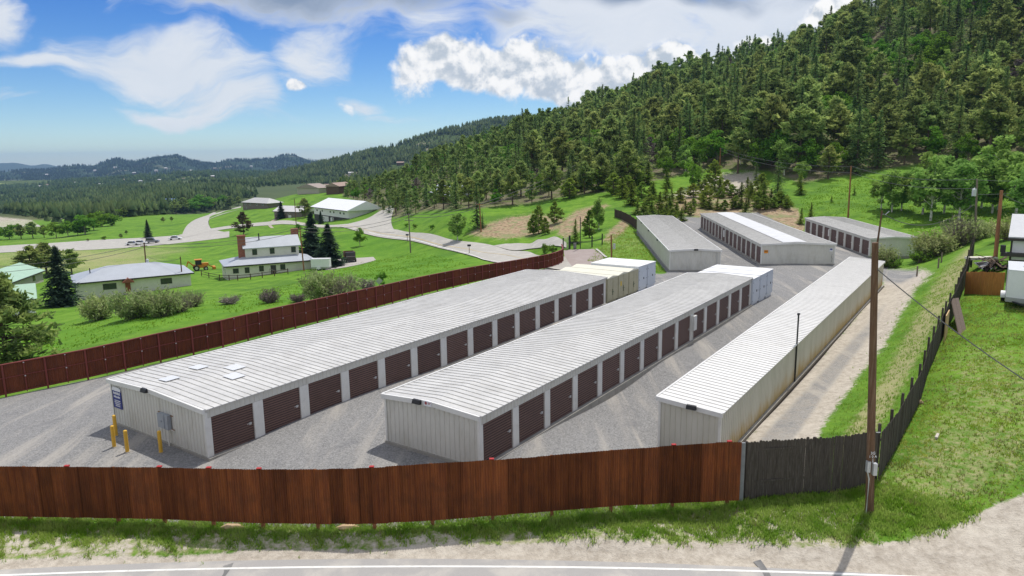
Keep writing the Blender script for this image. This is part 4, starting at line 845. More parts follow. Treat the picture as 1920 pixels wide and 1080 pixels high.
def wire(label, a, b_, sag=.8, r=.03, n=14, cat='power line', group='power lines'):
    a = np.array(a); b_ = np.array(b_); m = MB(); o = (a + b_) / 2
    pts = [a + (b_ - a) * k / n - np.array([0, 0, sag * 4 * (k / n) * (1 - k / n)]) - o for k in range(n + 1)]
    m.tube(pts, r, 4, caps=False); ob = m.build('power_line', WIRE); ob.location = o; return tag(ob, label, cat, group)
wire('dark cable sloping from the tall near pole down over the lawn at right', onpole(.915) + pf, at(2060, 800, y=22.0), .25, .022)
up_ = np.array([0, 0, 1.])
for i, dz in enumerate((.0, -1.2)): wire(('upper' if not i else 'lower') + ' wire from the pale pole to the transformer pole among aspens', p3t + up_ * dz, p4t + up_ * dz, 1.0, .03)
for i, dz in enumerate((-.1, -2.0)): wire(('upper' if not i else 'lower') + ' wire from the transformer pole out of the photo to the right', p4t + up_ * dz, at(1990, 334 + 18 * i, y=125), .3, .03)
for i, dz in enumerate((-.1, -1.3)): wire(('upper' if not i else 'lower') + ' wire from the pale pole to the thin pole in the pines', p3t + up_ * dz, p13t + up_ * dz * .6, 1.4, .035)
wire('slack cable from the thin dark pole up to the transformer pole', p2t - up_ * .3, p4t - up_ * 3.3, 2.2, .045)
wire('cable from the rusty-brown pole out of the photo to the right', p5t - up_ * .3, at(1990, 395, y=85), .5, .035)
for i, dz in enumerate((-.2, -.9)):
    wire(('upper' if not i else 'lower') + ' wire between the roadside pole and the bank pole', p11t + up_ * dz, p12t + up_ * dz, .8, .05)
    wire(('upper' if not i else 'lower') + ' wire from the bank pole up into the hillside forest', p12t + up_ * dz, at(1160, 262 + 9 * i, y=240), 1.6, .05)
    wire(('upper' if not i else 'lower') + ' wire from the roadside pole to the pole by the two-storey house', p11t + up_ * dz, p9t + up_ * dz, 1.2, .04)
    wire(('upper' if not i else 'lower') + ' wire between the poles of the two white houses', p9t + up_ * dz, p7t + up_ * dz, 1.2, .04)
    wire(('upper' if not i else 'lower') + ' wire from the long house pole out of the photo to the left', p7t + up_ * dz, at(-90, 505 + 12 * i, y=120), 1.0, .04)
wire('wire from the transformer pole of the long house to the thin pole at its end', p7t - up_ * 2.5, p8t - up_ * .3, .9, .03)
for q, q2, l in (((1826, 480), (1720, 515), 'upper'), ((1820, 500), (1700, 545), 'lower')): pass

# ------------------------------------------------------------------ houses
CREAM = plain('cream_siding', (.72, .70, .60), .7, .05, 1.0, dirt=(.5, .47, .36), dirt_amt=.3); SLATE = plain('blue_grey_roof', (.40, .43, .48), .5, .06, .5); BRICK = plain('brick', (.30, .12, .08), .9, .3, 4)
TAUPE = plain('taupe_siding', (.20, .165, .15), .8, .1); GREENR = plain('pale_green_roof', (.36, .52, .40), .5, .05, .6); WHITES = plain('white_siding', (.74, .74, .74), .6, .04); FRAME = plain('window_frame', (.68, .68, .66), .5, .03); DFRAME = plain('dark_trim', (.05, .045, .042), .6, .1)
BROWNW = plain('brown_siding', (.13, .085, .06), .8, .15); GREYR = plain('grey_roof', (.46, .46, .46), .6, .07, .7)
def window(par, x, z, w, h, y=-.03, frame=FRAME, face='F', L=0, D=0):
    def T(x0, x1, y0, y1, z0, z1):
        b = MB()
        if face == 'F': b.box(x0, x1, y0, y1, z0, z1)
        elif face == 'L': b.box(y0, y1, x0, x1, z0, z1)
        elif face == 'R': b.box(L - y1, L - y0, x0, x1, z0, z1)
        return b
    b = T(x, x + w, y - .03, .02, z, z + h); f = b.build('window', frame, par)
    b = T(x + .09, x + w / 2 - .03, y - .045, y - .032, z + .09, z + h - .09); c = T(x + w / 2 + .03, x + w - .09, y - .045, y - .032, z + .09, z + h - .09); b.add(c.v, c.f); b.build('pane', GLASS, f)
    return f
def roof_mesh(kind, x0, x1, y0, y1, z, rise, o=.5, th=.12, inset=None):
    b = MB(); X0, X1, Y0, Y1 = x0 - o, x1 + o, y0 - o, y1 + o; ym = (Y0 + Y1) / 2; xm = (X0 + X1) / 2
    zz = z - .08
    if kind == 'hip': i = inset or (Y1 - Y0) / 2; r = [(X0 + i, ym, zz + rise), (X1 - i, ym, zz + rise)]
    elif kind == 'gable': r = [(X0, ym, zz + rise), (X1, ym, zz + rise)]
    elif kind == 'gabley': r = [(xm, Y0, zz + rise), (xm, Y1, zz + rise)]
    elif kind == 'shed':   # rises to the back
        return b.hexa([(X0, Y0, zz), (X1, Y0, zz), (X1, Y1, zz + rise), (X0, Y1, zz + rise), (X0, Y0, zz + th), (X1, Y0, zz + th), (X1, Y1, zz + rise + th), (X0, Y1, zz + rise + th)])
    c = [(X0, Y0, zz), (X1, Y0, zz), (X1, Y1, zz), (X0, Y1, zz)]; lowc = [(x, y, q - th) for x, y, q in c]; vs = c + r + lowc
    if kind == 'gabley': fs = [(0, 4, 5, 3), (1, 2, 5, 4), (0, 1, 4), (2, 3, 5)]
    else: fs = [(0, 1, 5, 4), (2, 3, 4, 5), (1, 2, 5), (3, 0, 4)]
    fs += [(9, 8, 7, 6), (0, 6, 7, 1), (1, 7, 8, 2), (2, 8, 9, 3), (3, 9, 6, 0)]
    return b.add(vs, fs)
def gable_wall(b, kind, x0, x1, y0, y1, z, rise):
    if kind == 'gable': b.add([(x0, y0, z), (x0, y1, z), (x0, (y0 + y1) / 2, z + rise * .86), (x1, y0, z), (x1, y1, z), (x1, (y0 + y1) / 2, z + rise * .86)], [(0, 1, 2), (3, 5, 4), (0, 2, 5, 3), (1, 4, 5, 2)])
def house(label, Lp, Rp, depth, wall_h, rise, kind, wm, rm, o=.5, name='house', length=None, zoff=0.0, group=None, cat='house'):
    a, c = (gpt(*Lp) if len(Lp) == 2 else np.array(Lp, float)), (gpt(*Rp) if len(Rp) == 2 else np.array(Rp, float)); d = c - a; L = length or float(np.hypot(d[0], d[1])); e = thing(name, label, cat, (a[0], a[1], min(a[2], c[2]) + zoff), math.atan2(d[1], d[0]), group)
    b = MB(); b.box(0, L, 0, depth, -1.2, wall_h); gable_wall(b, kind, 0, L, 0, depth, wall_h, rise); b.build('wall', wm, e)
    roof_mesh(kind, 0, L, 0, depth, wall_h, rise, o).build('roof', rm, e)
    if kind != 'gabley': b = MB(); b.box(-o - .04, L + o + .04, -o - .10, -o, wall_h - .30, wall_h - .06); b.build('gutter', plain('dark_trim', (.05, .045, .042), .6, .1), e)
    return e, L
h1, L1 = house('long low cream house with blue-grey hip roof and a red door', (147, 563), (359, 535), 11.0, 3.3, 2.0, 'hip', CREAM, SLATE, .6)
for fx, w in ((.215, 2.2), (.72, 2.0)): window(h1, L1 * fx, 1.45, w, 1.1, frame=DFRAME)
b = MB(); b.box(L1 * .405, L1 * .45, -.06, .02, .35, 2.45); dr = b.build('door', plain('red_door', (.30, .085, .045), .6, .1), h1); b = MB(); b.box(L1 * .405 + .08, L1 * .405 + .14, -.12, -.06, 1.2, 1.4); b.build('handle', GALV, dr)
roof_mesh('gabley', L1 * .39, L1 * .47, -1.2, .0, 2.75, .75, .2).build('porch_roof', plain('red_porch', (.26, .09, .06), .7, .12), h1)
b = MB(); b.box(L1 * .39, L1 * .47, -1.2, 0, -.8, .32); b.build('porch_step', CONC, h1)
b = MB(); b.box(-.9, 2.2, -1.3, -.05, -1.0, .1); b.build('skirt', plain('grey_skirt', (.22, .21, .2), .9, .15), h1); b = MB(); b.tube([(2.5, 4, 4.0), (2.5, 4, 5.2)], .1); b.build('vent_pipe', DARK, h1)
h2, L2 = house('two-storey cream house with a brick chimney and blue-grey roof', (426, 525), (590, 503), 9.5, 2.9, 1.5, 'hip', CREAM, SLATE, .45)
b = MB(); b.box(L2 * .24, L2 * .86, 3.2, 8.6, 2.5, 5.9); gable_wall(b, 'gable', L2 * .24, L2 * .86, 3.2, 8.6, 5.9, 2.0); b.build('upper_wall', CREAM, h2); roof_mesh('gable', L2 * .24, L2 * .86, 3.2, 8.6, 5.9, 2.0, .45).build('upper_roof', SLATE, h2)
for x, z, w, h, y in ((L2 * .07, 1.2, 1.1, 1.0, -.03), (L2 * .20, 1.1, .9, 1.15, -.03), (L2 * .36, 1.2, .9, 1.15, -.03), (L2 * .6, 1.25, 1.0, 1.1, -.03)): window(h2, x, z, w, h, y, DFRAME)
for x in (.32, .52, .77):
    b = MB(); b.box(L2 * x, L2 * x + .95, 3.13, 3.22, 4.3, 5.5); f = b.build('window', DFRAME, h2); b = MB(); b.box(L2 * x + .08, L2 * x + .87, 3.10, 3.125, 4.4, 5.4); b.build('pane', GLASS, f)
for yy in (2.0, 5.0):
    b = MB(); b.box(-.06, .02, yy, yy + 1.0, 1.0, 2.1); f = b.build('window', FRAME, h2); b = MB(); b.box(-.08, -.065, yy + .1, yy + .9, 1.1, 2.0); b.build('pane', GLASS, f)
b = MB(); b.box(L2 * .49, L2 * .55, -.06, .02, .2, 2.3); b.build('door', plain('dark_door', (.06, .055, .05), .6, .1), h2)
b = MB(); b.box(L2 * .17, L2 * .17 + 1.5, 3.6, 4.6, 2.0, 8.2); b.box(L2 * .17 - .1, L2 * .17 + 1.6, 3.5, 4.7, 8.2, 8.5); b.build('chimney', BRICK, h2)
b = MB(); b.box(L2 * .82, L2 * .82 + 1.5, 6.6, 7.6, 6.0, 9.0); b.build('chimney', BRICK, h2)
b = MB(); b.tube([(L2 * .42, 5, 6.0), (L2 * .42, 5, 8.6)], .12, 8); b.build('vent_pipe', DARK, h2)
b = MB()
for k in range(6): b.box(L2 * .46 + k * .5, L2 * .46 + k * .5 + .06, -2.0, -1.94, -.5, 1.9 - k * .26)
b.beam((L2 * .46, -1.97, 1.9), (L2 * .46 + 3, -1.97, .4), .07, .1); b.box(L2 * .46, L2 * .55, -2.0, -.05, .1, .22); b.build('stair', plain('grey_deck', (.25, .23, .21), .9, .15), h2)
_r = gpt(67, 588); g2, Lg = house('small white house with pale green metal roof, nearest of the two green roofs', _r - np.array([4.6, 3.0, 0]), _r, 7.5, 2.5, 1.9, 'gable', WHITES, GREENR, .45); window(g2, Lg * .56, 1.0, 1.7, 1.05, frame=DFRAME)
g1, Lg = house('pale house with green metal roof partly behind the blue spruce', (22, 545), (82, 528), 9, 2.6, 2.0, 'gable', plain('tan_siding', (.46, .41, .36), .8, .1), GREENR, .5); window(g1, Lg * .66, 1.0, 1.2, 1.0, frame=DFRAME)
bn, Lb = house('white barn-like house with a broad white metal roof and dark garage storey', (590, 413), (654, 411), 14, 5.6, 3.2, 'gable', WHITES, plain('barn_roof', (.80, .81, .84), .45, .03), 1.1)
b = MB(); b.box(-.05, Lb + .05, -.05, .3, -1.0, 2.6); b.build('lower_wall', DFRAME, bn)
b = MB(); b.box(Lb * .27, Lb * .44, -.12, -.052, -.2, 2.3); gd = b.build('garage_door', FRAME, bn); b = MB(); [b.box(Lb * .27 + .15 + k * .6, Lb * .27 + .6 + k * .6, -.135, -.122, 1.35, 1.7) for k in range(3)]; b.build('pane', GLASS, gd)
for x in (.08, .24, .48, .58, .76, .86): window(bn, Lb * x, 3.9, 1.0, .7, frame=DFRAME)
b = MB(); b.box(Lb * .55, Lb * .6, -.9, -.1, 0, 2.2); b.build('door', FRAME, bn)
gh, Lh = house('taupe two-storey house with grey hip roof beside the curving road', (456, 394), (502, 391), 9.0, 4.3, 2.4, 'hip', TAUPE, GREYR, .7)
for x in (.08, .28, .55, .78): window(gh, Lh * x, 2.9, 1.3, 1.0)
window(gh, Lh * .1, .7, 1.3, 1.0)
bh, Lh = house('brown house with a pale grey gable roof in front of the white barn', (515, 411.5), (566, 407), 8.0, 3.7, 2.2, 'gable', TAUPE, plain('pale_roof', (.60, .59, .60), .6, .05), .5)
for x in (.33, .48): window(bh, Lh * x, 2.5, 1.1, .9)
window(bh, Lh * .14, .4, 1.2, 1.1)
b = MB(); b.box(Lh * .52, Lh * .62, -.08, .02, 0, 2.1); b.build('garage_door', FRAME, bh)
for lab, l_, r_, dp, wh, rs_, kd, wm, rm in (('beige house with brown gable roof on the knoll behind the barn', (558, 365), (598, 363), 9, 4.2, 2.4, 'gabley', plain('beige_siding', (.46, .42, .36), .8, .06), plain('taupe_roof', (.33, .28, .25), .8, .08)),
        ('dark brown house with tan roof half hidden by pines above the barn', (636, 364), (660, 363), 8, 5.0, 2.0, 'gable', BROWNW, plain('tan_roof', (.34, .25, .21), .8, .08)),
        ('tan house with grey-blue metal roof deep in the pines above the road', (806, 376), (846, 380), 9, 3.0, 3.2, 'gable', BROWNW, plain('pale_blue_roof', (.50, .54, .60), .5, .05)),
        ('brown house with a red metal roof high on the wooded hillside', (1157, 214), (1184, 213), 9, 4.5, 2.3, 'gable', BROWNW, plain('red_roof', (.42, .16, .13), .6, .05)),
        ('house with a grey roof near the top of the wooded hillside', (1272, 184), (1305, 181), 10, 3.2, 2.5, 'gable', BROWNW, GREYR),
        ('brown roofed house on the skyline beside the mast', (1468, 108), (1490, 104), 10, 3.4, 2.6, 'gable', BROWNW, plain('brown_roof', (.24, .19, .17), .8, .1)),
        ('low building with a blue roof in the distant valley', (306, 385), (326, 384), 14, 4.0, 2.5, 'gable', TAUPE, plain('blue_roof', (.12, .19, .36), .5, .05))):
    try: house(lab, l_, r_, dp, wh, rs_, kd, wm, rm, .6)
    except ValueError as ex: print('skip', lab, ex)
def on_hill(nm, px_, py_):
    V = HILLS[nm].reshape(-1, 3); pj = project(V); return V[np.argmin((pj[:, 0] - px_) ** 2 + (pj[:, 1] - py_) ** 2)]
FARH = []; FARW = [plain('far_grey', (.42, .41, .40), .8, .1), plain('far_tan', (.45, .38, .32), .8, .1), BROWNW]; rh = random.Random(8)
for nm, qs in (('low_ridge', [(72, 352), (88, 349), (140, 345), (186, 349), (232, 340), (244, 352), (262, 343), (296, 341), (318, 352), (342, 338), (366, 349), (398, 333), (412, 345), (455, 338), (60, 366), (152, 362), (305, 362), (376, 360)]), ('far_hill', [(86, 330), (176, 322), (212, 316), (250, 326), (292, 322), (310, 318), (356, 322), (402, 318), (470, 314)]), ('mid_hill', [(560, 345), (610, 352), (655, 330), (745, 310)])):
    for q in qs:
        p = on_hill(nm, *q) + np.array([0, -6, 1.5]); sc = .75 if nm != 'far_hill' else 1.3; p2 = p + np.array([rh.uniform(10, 18) * sc, rh.uniform(-4, 4), 0]); FARH.append(p[:2])
        house('tiny pale house among the dark woods far across the valley', p, p2, 10 * sc, 4.5 * sc, 3.0 * sc, 'gable', rh.choice(FARW), rh.choice([GREYR, MATS['pale_roof'], MATS['tan_roof']]), .6, group='far houses across the valley')
# the white house at the right edge
wc = gpt(1889, 520); wl, Lw = house('white two-tier house with dark trim at the right edge of the photo', wc - np.array([0, 0, .0]), wc + np.array([7.3, -5.2, 0]), 6.5, 3.6, 1.5, 'shed', WHITES, plain('grey_panel_roof', (.50, .51, .53), .5, .06), .25)
b = MB(); b.box(-.7, Lw + .5, -.75, .25, 1.95, 2.25); b.build('eave', DFRAME, wl)
for bx in ((-.04, .10, -.03, .10, 0, 3.45), (-.02, Lw, -.035, .02, 1.50, 1.60), (-.02, Lw, -.035, .02, 2.9 + .45, 3.45)): b = MB(); b.box(*bx); b.build('trim', DFRAME, wl)
f = window(wl, .85, .05, 2.3, 1.15, frame=DFRAME); b = MB(); b.box(.97, 3.03, -.085, -.078, .15, .2); b.box(.97, 3.03, -.085, -.078, 1.0, 1.06); b.box(1.85, 2.0, -.085, -.078, .15, 1.06); b.build('sash', FRAME, f)
window(wl, 1.5, 2.45, 2.0, .75, frame=DFRAME)
b = MB(); b.box(-.75, -.35, -.7, -.3, 2.3, 2.9); b.build('cooler', DARK, wl)

# ------------------------------------------------------------------ vehicles and yard things
PAINTW = plain('white_paint', (.78, .79, .80), .35, .03, spec=.5); PAINTG = plain('grey_paint', (.20, .21, .23), .35, .03, spec=.5)
def wheel(par, x, y, z, r, w, rim=True):
    b = MB(); b.tube([(x, y - w / 2, z), (x, y + w / 2, z)], r, 14); o = b.build('wheel', BLACK, par)
    if rim: b = MB(); b.tube([(x, y - w / 2 - .01, z), (x, y + w / 2 + .01, z)], r * .55, 10); b.build('rim', GALV, o)
    return o
def trailer(label, p, rz, L, W, H, vnose=0.0, fl=.45):
    e = thing('cargo_trailer', label, 'trailer', p, rz); b = MB(); n = [(-L / 2, -W / 2), (L / 2, -W / 2), (L / 2 + vnose, 0), (L / 2, W / 2), (-L / 2, W / 2)]
    b.add([(x, y, fl) for x, y in n] + [(x, y, H) for x, y in n], [tuple(range(5))[::-1], tuple(range(5, 10))] + [(i, (i + 1) % 5, (i + 1) % 5 + 5, i + 5) for i in range(5)]); b.build('body', PAINTW, e)
    b = MB(); b.add([(x * 1.006, y * 1.01, H - .02) for x, y in n] + [(x * 1.006, y * 1.01, H + .04) for x, y in n], [tuple(range(5))[::-1], tuple(range(5, 10))] + [(i, (i + 1) % 5, (i + 1) % 5 + 5, i + 5) for i in range(5)]); b.build('roof', plain('trailer_roof', (.66, .68, .70), .4, .04), e)
    b = MB(); b.add([(x * 1.008, y * 1.015, fl - .05) for x, y in n] + [(x * 1.008, y * 1.015, fl + .28) for x, y in n], [tuple(range(5))[::-1], tuple(range(5, 10))] + [(i, (i + 1) % 5, (i + 1) % 5 + 5, i + 5) for i in range(5)]); b.build('stone_guard', plain('trailer_skirt', (.42, .43, .44), .35, .08, metal=.5), e)
    b = MB(); b.beam((L / 2, -W * .35, fl - .02), (L / 2 + vnose + 1.1, 0, fl - .02), .1, .1); b.beam((L / 2, W * .35, fl - .02), (L / 2 + vnose + 1.1, 0, fl - .02), .1, .1); b.tube([(L / 2 + vnose + .8, 0, 0), (L / 2 + vnose + .8, 0, fl + .35)], .05); b.build('hitch', DARK, e)
    for sgn in (-1, 1):
        wheel(e, -.3, sgn * (W / 2 + .14), .33, .33, .22); b = MB(); m = 9
        for k in range(m):
            a0, a1 = math.pi * k / m, math.pi * (k + 1) / m; y0, y1 = sgn * (W / 2 + .005), sgn * (W / 2 + .3); r0 = .46
            b.add([(-.3 + r0 * math.cos(a0), y0, .33 + r0 * math.sin(a0)), (-.3 + r0 * math.cos(a1), y0, .33 + r0 * math.sin(a1)), (-.3 + r0 * math.cos(a1), y1, .33 + r0 * math.sin(a1)), (-.3 + r0 * math.cos(a0), y1, .33 + r0 * math.sin(a0))], [(0, 1, 2, 3)])
            b.add([(-.3, y1, .33), (-.3 + r0 * math.cos(a0), y1, .33 + r0 * math.sin(a0)), (-.3 + r0 * math.cos(a1), y1, .33 + r0 * math.sin(a1))], [(0, 1, 2)])
        b.build('fender', PAINTW, e)
    return e
tp = gpt(1915, 582); t1 = trailer('big white enclosed cargo trailer on the lawn at the right edge', tp + np.array([1.9, 2.4, 0]), rad(-124), 4.9, 2.45, 2.75, .35, .5)
b = MB(); b.tube([(.6, 0, 2.78), (.6, 0, 2.88), (.6, 0, 2.93)], [.36, .36, .2], 12); b.build('roof_vent', PAINTW, t1)
t2 = trailer('small white cargo trailer parked beside the two-storey house', gpt(600, 507) + np.array([0, 1.0, 0]), .06, 3.7, 1.8, 2.3, .25, .4)
def car(label, p, rz, paint, suv=False):
    e = thing('car', label, 'car', p, rz, 'vehicles on the valley highway'); L, W = (4.6, 1.85); h1, h2 = (1.05, 1.85) if suv else (.85, 1.45); b = MB()
    side = [(-L / 2, .35), (L / 2, .35), (L / 2, .7), (L / 2 - .25, h1 - .05), (L * .2, h1), (-L * .42, h1), (-L / 2, h1 - .1)]
    b.prism(side, -W / 2, W / 2); b.build('body', paint, e)
    b = MB(); x = [(-L * (.45 if suv else .36), h1), (L * .2, h1), (L * .06, h2), (-L * (.42 if suv else .22), h2)]; b.prism(x, -W / 2 + .12, W / 2 - .12); b.build('window', GLASS, e)
    b = MB(); b.prism([(-L * (.43 if suv else .24), h2 - .02), (L * .07, h2 - .02), (L * .05, h2 + .06), (-L * (.41 if suv else .22), h2 + .06)], -W / 2 + .14, W / 2 - .14); b.build('roof', paint, e)
    for x in (-L * .3, L * .3):
        for y in (-W / 2 + .05, W / 2 - .05): wheel(e, x, y, .33, .33, .22, False)
    return e
for q, l, pt, sv, rz in (((249, 460), 'white car on the highway, leftmost of four vehicles', PAINTW, False, .25), ((264, 458.5), 'white car second from left on the highway', PAINTW, False, .25), ((286, 456), 'grey off-road vehicle on the highway', PAINTG, True, .25), ((329, 450), 'white car on the highway, rightmost by the curving road', PAINTW, False, .3)):
    car(l, gpt(*q) + np.array([0, 0, .1]), rz, pt, sv)
tr = thing('flatbed_truck', 'old brown dump-bed truck on the drive below the spruces', 'truck', gpt(656, 490), rad(-72)); RUSTB = plain('rusty_bed', (.16, .085, .05), .9, .2)
b = MB(); b.box(-2.6, 1.2, -1.2, 1.2, 1.0, 1.25); b.box(-2.6, -2.5, -1.2, 1.2, 1.25, 2.1); b.box(1.1, 1.2, -1.2, 1.2, 1.25, 2.3); b.box(-2.5, 1.1, -1.2, -1.1, 1.25, 2.1); b.box(-2.5, 1.1, 1.1, 1.2, 1.25, 2.1); b.build('bed', RUSTB, tr)
b = MB(); b.prism([(1.3, .6), (3.2, .6), (3.2, 1.4), (2.5, 1.5), (2.2, 2.3), (1.3, 2.3)], -1.0, 1.0); b.build('cab', plain('truck_cab', (.05, .045, .04), .5, .1), tr); b = MB(); b.box(-2.5, 3.0, -.4, .4, .6, .98); b.build('chassis', DARK, tr)
for x in (-1.5, 2.5):
    for y in (-1.0, 1.0): wheel(tr, x, y, .5, .5, .35)
lo_ = thing('backhoe', 'orange tractor loader parked beside the two-storey house', 'tractor', gpt(376, 507), .5); OR = plain('machine_orange', (.62, .24, .03), .5, .08)
b = MB(); b.box(-1.4, 1.6, -.6, .6, .7, 1.5); b.box(.4, 1.9, -.45, .45, 1.2, 1.8); b.build('body', OR, lo_); b = MB(); b.box(-1.0, .3, -.75, .75, 1.5, 2.6); b.build('cab', DARK, lo_); b = MB(); b.box(-1.2, .5, -.85, .85, 2.6, 2.75); b.build('cab_roof', OR, lo_)
b = MB(); b.beam((1.5, 0, 1.4), (3.0, 0, .5), .25, .25); b.box(2.8, 3.4, -1.1, 1.1, .05, .8); b.build('bucket', OR, lo_); b = MB(); b.beam((-1.4, 0, 1.2), (-2.6, 0, 2.4), .25, .3); b.beam((-2.6, 0, 2.4), (-3.2, 0, .6), .2, .25); b.build('boom', OR, lo_)
for x, r in ((-.9, .7), (1.2, .5)):
    for y in (-.8, .8): wheel(lo_, x, y, r, r, .35)
def sign_post(label, px_, pyt, foot_y, size, y=None):
    f = gpt(px_, foot_y); t = at(px_, pyt, y=f[1]); h = t[2] - f[2]; e = thing('road_sign', label, 'road sign', f, 0, None); b = MB(); b.tube([(0, 0, -.3), (0, 0, h - .1)], .04, 7); b.build('post', DARK, e)
    s = size / 2 * 1.2; b = MB(); b.prism([(0, h - 2 * s), (s, h - s), (0, h), (-s, h - s)], -.07, -.045); b.build('sign_plate', plain('sign_back', (.50, .51, .52), .35, .06, metal=.4), e); return e, h
e, h = sign_post('grey back of a diamond road sign below the large pine at left', 35, 630, 684, .95); b = MB(); b.box(-.22, .22, -.07, -.045, h - 1.75, h - 1.3); b.build('sign_plate', MATS['sign_back'], e)
sign_post('grey back of a diamond road sign behind the middle of the red fence', 712, 520, 551, .8)
# black gate, keypad and rails at the apron entrance
gt = thing('gate', 'open black metal driveway gate with a wire panel beyond the apron', 'gate', gpt(1068, 467)); o = np.array(gt.location)
pts = [gpt(1056, 467) - o, gpt(1068, 466) - o, gpt(1088, 466) - o, gpt(1110, 463.5) - o, gpt(1129, 459) - o]
for k, p in enumerate(pts):
    b = MB(); w = .10 if k != 1 else .16; hgt = 2.3 if k == 1 else (5.5 if k == 2 else 2.0); w = .07 if k == 2 else w; b.box(p[0] - w, p[0] + w, p[1] - w, p[1] + w, p[2] - .3, p[2] + hgt); b.build('post', DARK, gt)
b = MB()
for a, c in zip(pts[1:-1], pts[2:]):
    for z in (1.15, 1.0): b.beam(a + (0, 0, z), c + (0, 0, z), .08, .08)
b.build('rail', DARK, gt)
b = MB(); a, c = pts[0], pts[1]
for k in range(13): q = a + (c - a) * k / 12; b.beam(q + (0, 0, .1), q + (0, 0, 2.0), .015, .015)
for z in (.1, .7, 1.35, 2.0): b.beam(a + (0, 0, z), c + (0, 0, z), .03, .03)
b.build('wire_panel', GALV, gt); b = MB(); q = pts[1] + (.9, -.3, 0); b.box(q[0] - .25, q[0] + .25, q[1] - .2, q[1] + .2, q[2], q[2] + 1.0); b.build('gate_motor', plain('motor_grey', (.2, .2, .2), .6, .1), gt)
for q, l in (((880, 476), 'black marker post beside the curving road edge'), ((764, 453), 'dark mailbox on a post below the county road')):
    f = gpt(*q); e = thing('mailbox', l, 'mailbox', f); b = MB(); b.box(-.06, .06, -.06, .06, -.3, 1.5); b.build('post', POLEG, e); b = MB(); b.box(-.35, .35, -.2, .2, 1.5, 1.85); b.build('box', DARK, e)
# rail fence before the two-storey house
rf = thing('rail_fence', 'low dark rail fence curving along the front of the two-storey house', 'fence', gpt(450, 527)); o = np.array(rf.location); pts = [gpt(*q) - o for q in ((378, 517), (392, 521), (412, 525), (430, 526), (446, 526), (470, 524), (492, 521), (515, 518), (540, 514))]
b = MB(); PB = plain('fence_brown', (.10, .06, .045), .9, .15)
for a, c in zip(pts[:-1], pts[1:]):
    for z in (.5, 1.0): b.beam(a + (0, 0, z), c + (0, 0, z), .06, .1)
b.build('rail', PB, rf)
for p in pts: b = MB(); b.box(p[0] - .07, p[0] + .07, p[1] - .07, p[1] + .07, p[2] - .3, p[2] + 1.15); b.build('post', PB, rf)
# yard clutter beside the white house
tb = thing('patio_table', 'white-covered patio table behind the orange plank fence', 'table', gpt(1838, 500)); b = MB(); b.box(-1.3, 1.3, -.5, .5, .72, .95); b.build('cover', plain('pale_cover', (.60, .58, .50), .8, .1), tb)
for x in (-1.15, 1.15):
    for y in (-.4, .4): b = MB(); b.box(x - .05, x + .05, y - .05, y + .05, 0, .72); b.build('leg', DARK, tb)
lp_ = thing('scrap_pile', 'dark heap of tarped frames and boards against the white house', 'scrap pile', gpt(1870, 505)); rs = random.Random(2); TARP = plain('brown_tarp', (.05, .035, .03), .8, .25)
b = MB()
for i in range(26):
    x, y = rs.uniform(-1.3, 1.1), rs.uniform(-.8, .8); a = rs.uniform(0, 6.28); r_ = rs.uniform(.4, 1.1); z0 = rs.uniform(.05, .8); b.beam((x - r_ * math.cos(a), y - r_ * math.sin(a), z0), (x + r_ * math.cos(a), y + r_ * math.sin(a), z0 + rs.uniform(-.1, .7)), rs.uniform(.06, .22), .05)
b.build('board', plain('scrap_wood', (.17, .12, .09), .9, .35, 4), lp_)
b = MB(); n = 8; pts = [(-1.1 + 2.1 * i / n, -.7 + 1.3 * j / n, .55 + .45 * math.sin(i * 1.1 + j * .5) * math.cos(j * .9) - .10 * abs(i - 4)) for i in range(n + 1) for j in range(n + 1)]
b.add(pts, [(i * (n + 1) + j, (i + 1) * (n + 1) + j, (i + 1) * (n + 1) + j + 1, i * (n + 1) + j + 1) for i in range(n) for j in range(n)]); b.build('tarp', TARP, lp_, smooth=True)
pn_ = thing('solar_panel', 'tilted dark glass panel lying by the scrap heap', 'panel', gpt(1846, 507), .3); b = MB(); b.hexa([(-.8, -.5, .15), (.8, -.5, .15), (.8, .5, .7), (-.8, .5, .7), (-.8, -.52, .2), (.8, -.52, .2), (.8, .48, .75), (-.8, .48, .75)]); b.build('frame', GALV, pn_); b = MB(); b.hexa([(-.74, -.47, .205), (.74, -.47, .205), (.74, .45, .725), (-.74, .45, .725), (-.74, -.48, .215), (.74, -.48, .215), (.74, .44, .735), (-.74, .44, .735)]); b.build('panel', GLASS, pn_)
ba, bb = gpt(1797, 628), gpt(1779, 604); tz_ = at(1776, 576, y=bb[1])
bd = MB(); v0, v1 = ba, np.array([bb[0] - .05, bb[1], bb[2] + 1.75]); sd_ = np.array([.75, .35, 0])
for k in (0, 1): bd.hexa([v0 + sd_ * (.52 * k), v0 + sd_ * (.52 * k + .48), v1 + sd_ * (.52 * k + .48), v1 + sd_ * (.52 * k), *(q + np.array([.03, -.05, .03]) for q in (v0 + sd_ * (.52 * k), v0 + sd_ * (.52 * k + .48), v1 + sd_ * (.52 * k + .48), v1 + sd_ * (.52 * k)))])
cen = Vector(v0); bd.v = [tuple(Vector(q) - cen) for q in bd.v]; o = bd.build('leaning_boards', plain('weathered_board', (.14, .11, .09), .95, .25, 3, stretch=(5, 5, .6))); o.location = cen; tag(o, 'pair of grey boards leaning against the lawn side of the dark fence', 'boards')
pw = gpt(1769, 637); b = MB(); b.box(-.03, .03, -1.1, 1.1, -.1, 1.9); o = b.build('plywood_sheet', plain('plywood', (.55, .38, .20), .8, .08)); o.location = pw + np.array([.12, 0, 0]); o.rotation_euler = (0, 0, -.62); tag(o, 'tan plywood sheet standing on edge along the dark plank fence', 'plywood')
